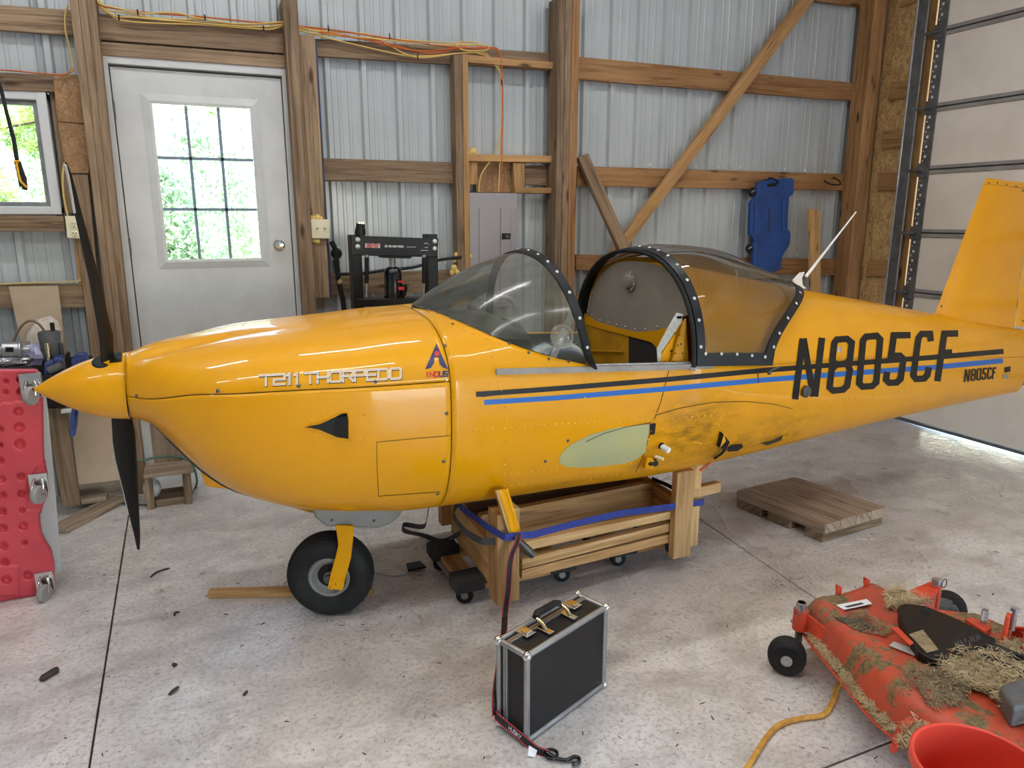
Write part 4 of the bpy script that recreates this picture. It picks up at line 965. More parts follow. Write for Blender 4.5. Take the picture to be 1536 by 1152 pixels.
o = MB().tube([skin(1070, 685, .01), skin(1078, 676, .02), skin(1088, 668, .012)], .006, 8).build('step_cable', M['black'], A, smooth=60)
patch([(1090, 672), (1096, 667), (1112, 665), (1114, 670), (1106, 676), (1092, 677)], 'exhaust_hole', M['black'], A, .003, 6)
patch([(1140, 664), (1160, 660), (1174, 652), (1172, 660), (1150, 668)], 'oil_stain', M['seam'], A, .0016, 6)
n = skin_n(1206, 587); p = skin(1206, 587, 0)
MB().lathe([(.030, 0), (.030, .016), (.026, .022), (.017, .023), (.017, .03), (0, .032)], p, n, 6).build('fuel_cap', M['screw'], A, bevel=.003)
onscrew('inspection_plug', M['galv'], [(1260, 524.5)], .016, .004)
# whip antenna
a0, a1 = ony(1197, 430, Y0), ony(1284, 318, Y0)
d = a1-a0; k = ony(1203, 412, Y0)
MB().tube([a0+(a1-a0)*.13, a0+d*.5, a1], [.009, .006, .0035], 8).build('antenna_whip', M['white'], A, smooth=60)
MB().prism([ony(x, y, Y0-.006) for x, y in ((1190, 421), (1201, 409), (1208, 408), (1203, 418), (1205, 428), (1211, 433), (1196, 433))], (0, .012, 0)).build('antenna_base', M['white'], A, bevel=.003)

# ------------------------------------------------------------------ things on and against the back wall
def wallpath(px, Y, n=6): return smoothline([ony(x, y, Y) for x, y in px], n)
CB = thing('cable_bundle', 'sagging bundle of yellow and orange house cables stapled along the top girt', 'cables', ony(300, 40, 4.8))
YC = [[(143, -4), (150, 12), (165, 22), (185, 31), (235, 35), (300, 37), (370, 42), (405, 44), (425, 38)], [(143, -4), (152, 10), (172, 24), (200, 26), (270, 32), (340, 38), (400, 40), (425, 36)], [(145, -4), (150, 6), (175, 12), (215, 20), (262, 19), (300, 28), (360, 36), (425, 33)],
      [(146, -4), (160, 14), (180, 18), (240, 28), (310, 30), (350, 36), (425, 35)], [(446, 38), (490, 47), (550, 51), (580, 66), (625, 86), (690, 80), (718, 80), (745, 96), (752, 125), (752, 190), (742, 230), (722, 262), (718, 288)], [(446, 40), (500, 52), (560, 58), (640, 66), (690, 68), (728, 68), (730, 75), (700, 76), (686, 70), (690, 63), (712, 64), (728, 70)],
      [(446, 42), (480, 54), (520, 64), (600, 82), (640, 84), (690, 80), (725, 79), (744, 100), (753, 122), (754, 180), (750, 240), (748, 288)], [(446, 44), (470, 50), (540, 56), (640, 62), (720, 68)]]
OC = [[(146, 8), (180, 14), (230, 20), (300, 25), (380, 33), (425, 35)], [(446, 39), (500, 45), (560, 54), (640, 66), (700, 72), (740, 73), (750, 82), (753, 110), (754, 170), (752, 288)], [(446, 41), (510, 52), (570, 62), (640, 80), (690, 73), (735, 71), (748, 76), (751, 100)], [(478, 48), (540, 58), (610, 74), (650, 76), (700, 70)]]
for i, p in enumerate(YC): MB().tube(wallpath(p, 4.815-.006*(i % 3)), .0048, 6).build('yellow_cable', M['cable_yellow'], CB, smooth=60)
for i, p in enumerate(OC): MB().tube(wallpath(p, 4.808-.006*(i % 2)), .0045, 6).build('orange_cable', M['cable_orange'], CB, smooth=60)
for x, y, s in ((178, 27, 1), (206, 19, 1), (307, 27, 1), (395, 43, 1), (492, 43, 1), (584, 55, 1), (626, 86, 0), (752, 124, 0)):
    MB().tube([ony(x, y-5, 4.79), ony(x+1, y+4, 4.79)], .004, 5).build('cable_tie', M['black'], CB)
tag(MB().tube(wallpath([(102, 8), (98, 22), (98, 45), (104, 70), (110, 98), (107, 108)], 4.80), .005, 6).build('cable_drop', M['cable_yellow'], smooth=60, loc=ony(100, 40, 4.8)), 'yellow cable dropping beside the left door post above the plywood patch', 'cable')
tag(MB().tube(wallpath([(97, 244), (94, 262), (95, 290), (100, 318), (103, 326)], 4.80), .006, 6).build('cable_drop', M['cable_yellow'], smooth=60, loc=ony(97, 280, 4.8)), 'yellow cable running down into the double outlet by the window', 'cable')
tag(MB().tube(wallpath([(839, -6), (839, 40), (838, 94)], 4.78), .005, 6).build('cable_drop', M['cable_yellow'], smooth=60, loc=ony(839, 40, 4.78)), 'yellow cable running straight up the edge of the middle post', 'cable')
tag(MB().tube(wallpath([(-10, 104), (30, 107), (70, 111), (100, 111), (110, 100)], 4.80), .004, 6).build('cable_run', M['cable_orange'], smooth=60, loc=ony(30, 108, 4.8)), 'orange cable lying along the board above the left window', 'cable')
tag(MB().tube(wallpath([(0, 426), (60, 424), (115, 422), (119, 419)], 4.84), .004, 6).build('cable_run', M['cable_yellow'], smooth=60, loc=ony(60, 424, 4.84)), 'yellow cable lying along the lowest girt behind the grey leaning sheet', 'cable')
def plate(name, label, px, Y, mats):
    t = thing(name, label, name.replace('_', ' ').split()[-1] if name != 'light_switch' else 'switch', ony(*px[3], Y)); mb = MB(); quadY(mb, px, Y, .008); mb.build('cover_plate', M['ivory'], t, bevel=.003); return t
t = plate('wall_outlet', 'ivory double power outlet on the post beside the window', [(97, 324), (121, 324), (125, 358), (101, 357)], 4.79, 0)
for y in (337, 351):
    c = ony(111+(y-337)*.1, y, 4.787); o = MB().lathe([(.019, 0), (.019, .004), (.016, .006)], c, (0, -1, 0), 16).build('socket', M['ivory'], t)
    MB().box(c+V(-.009, -.0085, -.0), c+V(-.006, -.006, .010)).box(c+V(.005, -.0085, 0), c+V(.008, -.006, .009)).box(c+V(-.003, -.0085, -.012), c+V(.003, -.006, -.007)).build('socket_slot', M['black'], o)
t = plate('light_switch', 'ivory double toggle switch plate on the stud right of the white door', [(466, 329), (494, 329), (495, 358), (467, 357.5)], 4.78, 0)
for x in (476, 487):
    c = ony(x, 343.5, 4.778); o = MB().box(c+V(-.006, -.006, -.012), c+V(.006, 0, .012)).build('toggle', M['ivory'], t); MB().box(c+V(-.003, -.014, -.002), c+V(.003, -.004, .008)).build('toggle_lever', M['screw'], o)
def foam(name, label, cx, cy, Y, rs):
    mb = MB(); random.seed(int(cx))
    for dx, dy, r in rs: mb.ball(ony(cx+dx, cy+dy, Y), r, 10, 1+.3*random.random(), .7, 1+.4*random.random())
    tag(mb.build(name, M['foam'], smooth=180, loc=ony(cx, cy, Y)), label, 'spray foam')
foam('spray_foam', 'yellow spray foam squeezed out above the toggle switch plate', 473, 327, 4.80, [(-4, 0, .018), (3, -1, .02), (8, 1, .014)])
foam('spray_foam', 'small yellow spray foam bead squeezed out below the toggle switch plate', 474, 361, 4.80, [(-3, 0, .014), (2, 1, .016)])
foam('spray_foam', 'yellow spray foam lump on the rail right of the stud, above the breaker box', 708, 227, 4.84, [(-3, 1, .018), (2, 0, .022), (5, 3, .016)])
foam('spray_foam', 'large ragged yellow spray foam on the stud left of the breaker box', 684, 396, 4.80, [(0, -14, .014), (-2, -5, .012), (-3, 6, .022), (2, 12, .02), (-6, 13, .016)])
foam('spray_foam', 'yellow spray foam in the gap between the stud and the breaker box', 705, 384, 4.80, [(-1, -10, .012), (0, 0, .02), (-2, 10, .016)])
BB = thing('breaker_panel', 'grey metal breaker box with a hinged cover between the wall studs', 'breaker box', ony(740, 405, 4.84))
mb = MB(); quadY(mb, [(703, 289), (776.5, 290), (774, 460), (706, 460)], 4.79, .1); mb.build('cabinet', M['panel_grey'], BB, bevel=.006)
mb = MB(); quadY(mb, [(719, 312), (766, 312), (765, 455), (720, 455)], 4.782, .008); dr_ = mb.build('cover_door', M['panel_grey'], BB, bevel=.003)
mb = MB(); quadY(mb, [(753, 350), (766, 350), (765.5, 359), (753, 359)], 4.777, .006); mb.build('latch', M['black'], dr_)
mb = MB(); quadY(mb, [(758.5, 352), (764, 352), (764, 357), (758.5, 357)], 4.774, .004); mb.build('latch_lever', M['screw'], dr_)
mb = MB(); quadY(mb, [(750.5, 312), (751.5, 312), (750.5, 455), (749.5, 455)], 4.7815, .002); mb.build('door_gap', M['track'], dr_)
mb = MB()
for x, y in ((706.5, 312), (774, 312)): mb.dome(ony(x, y, 4.79), (0, -1, 0), .007, .004, 8)
mb.build('cover_screw', M['galv'], BB)

# shop press behind the cowling
SP = thing('shop_press', 'black steel shop press with a bottle jack standing behind the cowling', 'shop press', (1.14, 4.32, 0)); YP = 4.28
lx = lambda x, y=400: ony(x, y, YP)
for x0, x1 in ((527.5, 543), (642, 658)):
    a, b = lx(x0, 360)[0], lx(x1, 360)[0]; o = MB().box((a, YP+.02, 0.04), (b, YP+.12, lx(600, 352)[2])).build('upright', M['black'], SP, bevel=.004)
    MB().box((a-.03, YP-.2, 0), (b+.03, YP+.35, .05)).build('foot', M['black'], SP, bevel=.004)
mb = MB(); quadY(mb, [(526, 353), (658, 358), (656, 386), (527, 383)], YP, .02); hb = mb.build('head_beam', M['black'], SP, bevel=.004)
mb = MB(); quadY(mb, [(571, 382), (618, 385), (616, 388), (574, 387)], YP+.005, .1); mb.build('ram_plate', M['black'], SP)
for x, y in ((536.5, 359.5), (536.5, 370), (652, 362), (652, 373)):
    MB().lathe([(.015, 0), (.015, .006), (.009, .008), (.009, .014), (0, .015)], lx(x, y), (0, -1, 0), 6).build('bolt', M['pale_screw'], SP)
mb = MB(); quadY(mb, [(535, 449), (650, 447), (650, 462), (535, 460)], YP+.0, .12); mb.build('bed_beam', M['black'], SP, bevel=.004)
jc = lx(594.5, 449); s_ = .00385
JK = MB().lathe([(.06, 0), (.06, .02), (.053, .022), (.053, .155), (.046, .178), (.028, .190), (.0, .191)], jc+V(0, .06, 0), (0, 0, 1), 24).build('bottle_jack', M['black_gloss'], SP, smooth=40)
MB().cyl(jc+V(0, .06, .18), jc+V(0, .06, .27), .019, 14).build('jack_ram', M['galv'], JK, smooth=40)
MB().tube([jc+V(.06, .01, .005), jc+V(.075, -.01, .06), jc+V(.082, -.02, .1)], .006, 8).build('pump_lever', M['brass'], JK, smooth=60)
MB().cyl(jc+V(.06, .03, .0), jc+V(.06, .03, .085), .018, 12).build('pump_body', M['black'], JK, smooth=40)
mb = MB(); quadY(mb, [(592, 421), (606, 421), (606, 424), (592, 424)], YP+.01, .004); mb.build('label_band', M['red_print'], JK)
mb = MB(); quadY(mb, [(594, 430), (606, 430), (606, 435), (594, 435)], YP+.01, .004); mb.build('label_band', M['red_print'], JK)
for x in (550, 636):
    a, b = lx(x, 386), lx(x, 425); o = MB().cyl(a, b, .013, 12).build('return_spring', M['black'], SP, smooth=40)
    MB().tube([b, lx(x-.5, 445)], .005, 6).build('spring_hook', M['galv'], o); MB().cyl(lx(x, 382), a, .011, 10).build('spring_nut', M['galv'], o)
pm_ = lambda x, y: ony(x, y, YP-.002)
mb = MB(); quadY(mb, [(548, 365), (570, 365.5), (570, 372), (548, 371.5)], YP-.002, .002); mb.build('nameplate', M['chalk'], hb)
for l in text_lines('IRONTON', 1.3, lambda u, v: (549.3+u/9.1*19.5, 371-v*5))[0]: strokes(l, 1.2, 'nameplate_letter', M['red_print'], hb, mp=lambda x, y: ony(x, y, YP-.004), step=50)
for l in text_lines('20-TON SHOP PRESS', 1.25, lambda u, v: (577.5+u/20*28, 370.6+u/20*.6-v*2.6))[0]: strokes(l, .55, 'press_letter', M['chalk'], hb, mp=pm_, step=50)
mb = MB()
for x0, x1, y in ((610, 624, 370.5), (636, 642, 365), (637, 642, 371.3), (631, 642, 375.5), (642.5, 643.3, 367)): quadY(mb, [(x0, y-.35), (x1, y-.35), (x1, y+.35), (x0, y+.35)], YP-.002, .001)
mb.build('small_print', M['chalk'], hb)
PG = thing('power_plug', 'heavy black power plug with bare prongs standing on the press', 'plug', lx(541, 353))
MB().lathe([(.030, 0), (.032, .02), (.026, .05), (.026, .065), (.022, .066)], lx(540, 353), (.1, 0, 1), 16).build('plug_body', M['black'], PG, smooth=40)
for dx in (-.012, 0, .012): MB().box(lx(542, 338)+V(dx-.002, -.004, -.004), lx(542, 338)+V(dx+.002, .004, .018)).build('prong', M['brass'], PG)
RO = thing('range_outlet', 'large round black plug in a white outlet box right of the door, thick cable hanging', 'outlet', ony(503, 390, 4.8))
mb = MB(); quadY(mb, [(495, 368), (510, 369), (510, 391), (495.5, 390)], 4.86, .02); mb.build('cover_plate', M['vinyl'], RO)
MB().lathe([(.034, 0), (.036, .03), (.026, .06), (.0, .065)], ony(504, 380, 4.86), (0, -1, 0), 20).build('plug_head', M['black'], RO, smooth=40)
MB().tube(wallpath([(497, 362), (502, 372), (504, 384), (506, 402), (508, 420), (512, 440), (516, 462), (520, 520)], 4.80), .017, 10).build('plug_cable', M['black'], RO, smooth=60)
MB().cyl(ony(507, 420, 4.79), ony(511, 424, 4.79), .022, 10).build('cable_clamp', M['brass'], RO, smooth=40)
tag(MB().tube(wallpath([(508, 411), (545, 410), (580, 405), (620, 401), (650, 392), (672, 388), (692, 386)], 4.79), .010, 8).build('power_cable', M['black'], smooth=60, loc=ony(600, 404, 4.79)), 'thick black cable running behind the shop press into the stud', 'cable')

# blue creeper hanging, hooks, leaning lumber
Z4 = lambda x, y: (1090+x/5.2375, 240+y/5.2375)
HC = thing('mechanic_creeper', 'blue plastic mechanic creeper hung by its slot from a hook on the wall', 'creeper', ony(1155, 400, 4.76))
ol = [(250, 178), (300, 160), (400, 148), (515, 139), (533, 150), (533, 255), (520, 275), (497, 288), (488, 400), (484, 545), (505, 560), (508, 600), (500, 665), (462, 720), (440, 770), (430, 860), (330, 900), (215, 850), (225, 640), (215, 605), (190, 590), (192, 480), (198, 325), (232, 300), (245, 270)]
mb = MB(); quadY(mb, [Z4(*p) for p in ol], 4.72, .05); body = mb.build('deck', M['blue'], HC, bevel=.012, seg=3)
mb = MB(); quadY(mb, [Z4(*p) for p in ((226, 330), (272, 318), (268, 580), (222, 588))], 4.708, .016); mb.build('raised_rib', M['blue'], body, bevel=.006)
mb = MB(); quadY(mb, [Z4(*p) for p in ((445, 300), (485, 296), (478, 560), (440, 575))], 4.708, .016); mb.build('raised_rib', M['blue'], body, bevel=.006)
mb = MB(); quadY(mb, [Z4(*p) for p in ((320, 190), (395, 180), (385, 205), (325, 212))], 4.714, .01); mb.build('hand_slot', M['black'], body, bevel=.002)
mb = MB(); quadY(mb, [Z4(*p) for p in ((332, 385), (348, 384), (344, 560), (328, 562))], 4.716, .006); mb.build('worn_emblem', M['navy'], body)
for x, y in ((205, 255), (183, 697)):
    c = ony(*Z4(x, y), 4.78); o = MB().lathe([(.012, -.012), (.036, -.012), (.039, -.006), (.039, .006), (.036, .012), (.012, .012)], c, (1, .3, 0), 20).build('caster_wheel', M['rubber'], HC, smooth=40)
    e = ony(*Z4(x+28, y-18), 4.74); MB().beam(c, e, .03, .012).build('caster_fork', M['chrome'], HC)
HK = lambda px, label: tag(MB().tube(smoothline([ony(*Z4(x, y), Y) for x, y, Y in px], 5), .0065, 8).build('wall_hook', M['black'], smooth=60, loc=ony(*Z4(px[0][0], px[0][1]), 4.85)), label, 'hook')
HK([(275, 165, 4.86), (300, 158, 4.78), (345, 148, 4.74), (332, 140, 4.70), (360, 143, 4.69), (392, 162, 4.69), (405, 182, 4.69), (380, 188, 4.70)], 'black wall hook holding the blue creeper')
HK([(768, 162, 4.86), (800, 185, 4.80), (850, 195, 4.74), (888, 194, 4.72), (890, 172, 4.71), (862, 148, 4.71), (832, 140, 4.72)], 'empty black wall hook between the blue creeper and the corner post')
mb = MB()
for x, y in ((1044, 250), (1077, 251), (1110, 252), (1177, 253.5), (1207, 255.5), (1237, 257), (1195, 383), (1010, 249), (975, 247)): mb.dome(ony(x, y, 4.9), (0, -1, 0), .009, .006, 8)
mb.build('daylight_dot', M['white'], WB)['kind'] = 'stuff'  # white domes stand in for daylight showing through screw holes
tag(MB().prism([ony(1215, 313, 4.72), ony(1230, 314, 4.72), ony(1232, 520, 4.60), ony(1220, 520, 4.60)], (0, .03, 0)).build('wooden_stake', M['pine'], grain=(0, 0, 1), loc=ony(1226, 520, 4.6)), 'thin pale wooden stake leaning on the wall right of the blue creeper', 'board')
a, b = ony(873, 234, 4.82), ony(1000, 520, 4.45)
PL = MB().beam(a, b, .095, .04, up=(0, -1, .3)).build('leaning_plank', M['grey_wood'], grain=b-a, bevel=.003, loc=b); tag(PL, 'weathered plank leaning on the wall beside the middle post, crossing the diagonal brace', 'plank')
HT_ = thing('hand_truck', 'grey tubular cart handle seen through the windshield', 'hand truck', (1.85, 3.95, 0))
hp = [ony(x, y, 4.0) for x, y in ((736, 447), (752, 446), (764, 448), (772, 457), (776, 472), (778, 500))]
bt = hp[-1].copy(); bt[2] = .12; lt = hp[0].copy()
MB().tube(smoothline([lt+V(-.3, 0, -.25), lt+V(-.24, 0, -.02)]+hp, 5)+[bt], .015, 10).build('tube_frame', M['panel_grey'], HT_, smooth=60)
MB().tube([lt+V(-.3, 0, -.25), V(lt[0]-.3, 4.0, .12)], .015, 10).build('tube_frame', M['panel_grey'], HT_, smooth=60)
MB().box((lt[0]-.34, 3.8, .0), (bt[0]+.04, 4.02, .012)).build('toe_plate', M['panel_grey'], HT_)
for x in (lt[0]-.38, bt[0]+.05): MB().lathe([(.03, -.025), (.1, -.025), (.12, -.012), (.12, .012), (.1, .025), (.03, .025)], (x, 4.06, .12), (1, 0, 0), 24).build('wheel', M['rubber'], HT_, smooth=40)

# hanging hand saw by the left window
SA = thing('pruning_saw', 'black hand saw with yellow trimmed grip hanging in front of the left window', 'saw', ony(30, 270, 4.5))
f5 = lambda x, y: (x/3.6, y/3.6)
mb = MB(); mb.prism([ony(*f5(*p), 4.5) for p in ((-60, 340), (-20, 420), (12, 560), (62, 760), (78, 868), (100, 866), (80, 740), (40, 600), (14, 490), (-20, 380))], (0, .03, 0)); mb.build('tube_shaft', M['black'], SA, bevel=.006)
gr = MB().prism([ony(*f5(*p), 4.49) for p in ((72, 872), (106, 866), (118, 905), (140, 960), (146, 1030), (104, 1018), (96, 980), (84, 920))], (0, .035, 0)).build('grip', M['black'], SA, bevel=.008)
MB().tube([ony(*f5(*p), 4.487) for p in ((74, 874), (104, 868), (90, 882), (100, 940), (112, 980), (144, 1012))], .006, 8).build('yellow_inlay', M['rivet'], gr, smooth=60)
MB().cyl(ony(*f5(113, 1014), 4.486), ony(*f5(113, 1014), 4.49), .006, 10).build('hang_hole', M['white'], gr)
MB().tube([ony(-17, 94, 4.5), ony(-18, 60, 4.6), ony(-18, 30, 4.84)], .003, 5).build('hanging_cord', M['black'], SA)

# ------------------------------------------------------------------ left side: bench, red creeper, boards
zb_ = .86
WBN = thing('workbench', 'dark steel workbench against the wall under the window', 'workbench', (-1.1, 4.5, 0))
bx1 = ony(124, 545, 4.42)[0]
MB().box((-2.1, 4.3, zb_-.05), (bx1, 4.84, zb_)).build('bench_top', M['black'], WBN, bevel=.004)
for x, y in ((-2.05, 4.34), (bx1-.42, 4.34), (-2.05, 4.78), (bx1-.42, 4.78)): MB().box((x, y, 0), (x+.05, y+.05, zb_-.05)).build('leg', M['black'], WBN)
MB().box((-2.05, 4.36, zb_-.18), (bx1-.02, 4.38, zb_-.05)).build('apron', M['black'], WBN)
def onb(x, y): return onz(x, y, zb_)
sx = thing('starter_motor', 'silver cylindrical motor lying on foil at the left end of the bench', 'motor', onb(20, 548))
a, b = ony(3, 524, 4.36), ony(24, 524, 4.36)
MB().lathe([(.018, -.03), (.018, 0), (.036, .002), (.040, .006), (.040, .075), (.044, .078), (.044, .085), (.03, .088), (.012, .09), (.012, .12)], a, b-a, 20).build('housing', M['galv'], sx, smooth=40)
mb = MB(); quadY(mb, [(8, 521), (20, 521), (20, 528), (8, 528)], 4.315, .004); mb.build('rating_plate', M['black'], sx)
MB().cyl(ony(26, 523, 4.36), ony(36, 523, 4.36), .005, 8).build('shaft', M['black'], sx)
def crumple(name, label, cat, cx, cy, Y, rx, ry, rz, mat, amp=.25, n=18, seed=1):
    rnd = np.random.RandomState(seed); mb = MB(); c = ony(cx, cy, Y); rows = []
    for i in range(n//2+1):
        a_ = PI*i/(n//2); r = []
        for k in range(n):
            t_ = 2*PI*k/n; q = 1+amp*(rnd.rand()-.5)*2 if 0 < i < n//2 else 1; r.append(c+V(rx*q*math.sin(a_)*math.cos(t_), ry*q*math.sin(a_)*math.sin(t_), rz*q*math.cos(a_)))
        rows.append(r)
    mb.grid(rows, closeu=True); return tag(mb.build(name, mat, smooth=25, loc=c-V(0, 0, rz)), label, cat)
M['foil'] = pm('crumpled foil', lin(200, 200, 205), lin(120, 120, 126), 60, .25, .9, bump=1.0, bs=90); M['bag'] = pm('lilac plastic bag', lin(196, 196, 222), lin(168, 166, 206), 12, .3, coat=.4); M['paper'] = pm('crumpled paper bag', lin(222, 212, 200), lin(196, 180, 160), 14, .7)
crumple('foil_tray', 'crumpled foil parcel on the bench edge below the silver motor', 'foil', 14, 541, 4.36, .10, .05, .032, M['foil'], .12, 22, 3)
crumple('plastic_bag', 'lilac clear plastic bag lying on the bench between motor and pump', 'bag', 52, 532, 4.5, .085, .07, .055, M['bag'], .22, 18, 5)
crumple('paper_bag', 'crumpled white paper bag standing behind the grey pump', 'bag', 69, 509, 4.66, .085, .05, .12, M['paper'], .16, 16, 8)
pu = thing('hand_pump', 'dark grey canister pump with a hose and brass side lever on the bench', 'pump', onb(75, 545)); YPU = 4.46
c0 = ony(76, 547, YPU); c1 = ony(73, 497, YPU); hgt = c1[2]-zb_
c0 = V(c1[0], YPU, zb_)
MB().lathe([(.04, 0), (.042, .05), (.046, .06), (.052, hgt-.01), (.048, hgt), (0, hgt+.003)], c0, (0, 0, 1), 22).build('canister', M['track'], pu, smooth=40)
MB().cyl(c0+V(.02, 0, hgt), c0+V(.02, 0, hgt+.045), .011, 10).build('plunger', M['black'], pu, smooth=40)
MB().tube([c0+V(-.006, -.06, .0), c0+V(-.004, -.062, hgt*.75)], .013, 10).build('side_lever', M['brass'], pu, smooth=60)
MB().cyl(c0+V(.05, -.03, 0), c0+V(.052, -.03, hgt*.7), .010, 8).build('side_rod', M['screw'], pu, smooth=60)
MB().tube(smoothline([ony(66, 496, YPU), ony(58, 486, YPU), ony(46, 481, YPU), ony(34, 487, YPU), ony(24, 503, YPU), ony(19, 520, YPU)], 5), .006, 8).build('hose', M['grey_wood'], pu, smooth=60)
VS = thing('bench_vise', 'blue bench vise with a grey jaw at the right end of the bench', 'vise', onb(95, 560)); YV = 4.33
for nm, px, th, m in (('vise_body', ((66, 545), (80, 541), (84, 566), (66, 566)), .09, 'clamp_blue'), ('fixed_jaw', ((80, 537), (94, 537), (97, 556), (82, 562)), .1, 'clamp_blue'), ('jaw_plate', ((89, 540), (97, 537), (101, 553), (94, 561)), .11, 'screw'), ('anvil', ((97, 531), (102, 530), (105, 556), (99, 556)), .08, 'black')):
    mb = MB(); quadY(mb, px, YV, th); mb.build(nm, M[m], VS, bevel=.008)
MB().cyl(ony(74, 556, YV-.01), ony(92, 548, YV-.02), .02, 12).build('screw_barrel', M['track'], VS, smooth=40)
MB().cyl(ony(90, 604, 4.40), V(*ony(90, 604, 4.40))+V(0, -.0, .1), .012, 8).build('swivel_bolt', M['brass'], VS)
CL = thing('bar_clamp', 'blue bar clamp hanging on the right end of the bench', 'clamp', ony(110, 640, 4.35))
for nm, px, th, m in (('clamp_head', ((106, 543), (113, 531), (128, 530), (133, 539), (124, 546), (110, 551)), .05, 'clamp_blue'), ('clamp_bar', ((108, 548), (118, 545), (116, 640), (112, 640)), .012, 'clamp_blue'), ('clamp_grip', ((106, 614), (118, 612), (113, 654), (104, 655)), .035, 'clamp_blue'), ('clamp_jaw', ((91, 615), (108, 613), (108, 619), (91, 621)), .03, 'pale')):
    mb = MB(); quadY(mb, px, 4.33, th); mb.build(nm, M[m], CL, bevel=.005)
mb = MB(); mb.prism([ony(13, 430, 4.80), ony(87, 428.5, 4.80), ony(104, 570, 4.72), ony(45, 575, 4.72)], (0, .012, 0)); tag(mb.build('leaning_sheet', M['cardboard'], loc=ony(75, 570, 4.72)), 'tan hardboard sheet leaning on the wall behind the bench', 'board')
mb = MB(); mb.prism([ony(104, 618, 4.62), ony(176, 612, 4.66), ony(187, 719, 4.62), ony(118, 727, 4.58)], (0, .008, 0)); tag(mb.build('cardboard_sheet', M['cardboard'], loc=ony(150, 722, 4.6)), 'brown cardboard sheet leaning under the bench beside the propeller', 'cardboard')
tag(MB().beam(onz(108, 757, .06), ony(84, 610, 4.48), .09, .04, up=(0, -1, 0)).build('leaning_beam', M['grey_wood'], grain=(0, 0, 1), bevel=.004, loc=onz(108, 757, .06)), 'dark rough beam standing under the bench right of the red creeper', 'beam')
for nm, p0_, p1_, z, lab in (('floor_board', (85, 800), (178, 752), .02, 'dirty board lying on the floor under the bench, running back to the wall'), ('floor_board', (122, 753), (160, 748), .05, 'short brown offcut lying beside the wall under the cardboard sheet')):
    a, b = onz(*p0_, z), onz(*p1_, z); tag(MB().beam(a+V(0, .05, 0), b+V(0, .05, 0), .1, .035).build(nm, M['pallet_wood'], grain=b-a, bevel=.003, loc=a), lab, 'board')

# red creeper standing on its side
RC = thing('mechanic_creeper', 'red dimpled plastic mechanic creeper standing on edge at the left', 'creeper', (-.85, 3.6, 0)); YR = 3.56
edge = hermite([556, 562, 575, 600, 690, 705, 715, 745, 760, 775, 800, 815, 830, 858, 880, 890, 893], [52, 57, 60.5, 62, 64, 67, 69, 69.5, 63, 57.5, 60, 66, 75, 80, 80, 77, 72])
DIM = [(9, 572, 4), (29, 570, 4.5), (9, 588, 4), (30, 588, 5), (28, 617, 7), (29, 641, 7.5), (30, 666, 8), (0, 644, 5), (0, 668, 5), (1, 691, 5), (2, 719, 6), (32, 715, 6), (4, 743, 6), (33, 741, 6), (4, 767, 5.5), (34, 765, 4.5), (5, 792, 6), (35, 789, 6.5), (6, 819, 6), (37, 814, 4.5), (8, 843, 6), (10, 869, 7), (42, 863, 6.5), (-26, 640, 7), (-26, 690, 6), (-26, 740, 6), (-26, 790, 6), (-24, 840, 6)]
def rc_depth(px, py):
    d = 0.0
    for cx, cy, r in DIM:
        q = math.hypot((px-cx)/1.15, py-cy)/r
        if q < 1: d = max(d, .020*(1-q**3))
    if py < 606-.12*px: d += .012
    if 700 < py < 765 and px > 20+max(0, (py-720)*-.8)+20: d += .006
    if py > 848 and px < 28: d -= .012
    return d
rows = []; ys = [556+(893.5-556)*k/170 for k in range(171)]
for y in ys:
    xe = edge(y); bot = 0
    rows.append([ony(xx, y+(0 if y < 880 else (1-xx/80)*0), YR+rc_depth(xx, y)) for xx in [-60+(xe+60)*k/80 for k in range(81)]])
mb = MB(); mb.grid(rows)
body = mb.build('deck', M['red'], RC, smooth=180); so = body.modifiers.new('thickness', 'SOLIDIFY'); so.thickness = .045; so.offset = -1
bot = ony(20, 890, YR)
MB().box((ony(-58, 893, YR)[0], YR+.004, .0), (ony(70, 893, YR)[0], YR+.04, bot[2]+.02)).build('lower_edge', M['red'], RC, bevel=.006)
for i, (x, y, s) in enumerate(((47, 578, 1.15), (58, 725, 1), (67, 872, 1))):
    c = ony(x, y, YR-.005); o = MB().box(c+V(-.035*s, -.004, -.045*s), c+V(.035*s, .012, .045*s)).build('caster_plate', M['chrome'], RC, bevel=.002)
    wc_ = c+V(.002, -.05, -.035); MB().lathe([(.01, -.013), (.036, -.013), (.04, -.007), (.04, .007), (.036, .013), (.01, .013)], wc_, (1, -.45, 0), 24).build('caster_wheel', M['grey_wood'] if 0 else M['rail_grey'], RC, smooth=40)
    MB().tube([c+V(.014, -.01, .02), c+V(.022, -.03, .0), wc_+V(.017, 0, 0)], .006, 8).tube([c+V(-.014, -.01, .02), c+V(-.02, -.03, 0), wc_+V(-.017, 0, 0)], .006, 8).build('caster_fork', M['chrome'], RC, smooth=60)
wp = [(55, 570), (66, 575), (72, 620), (82, 730), (92, 857), (80, 860), (55, 860)]
mb = MB(); mb.prism([ony(x, y, 3.66+.0*y) for x, y in wp], (0, .012, 0)); tag(mb.build('white_board', M['pale'], bevel=.003, loc=ony(85, 858, 3.66)), 'smooth grey white board standing behind the red creeper', 'board')

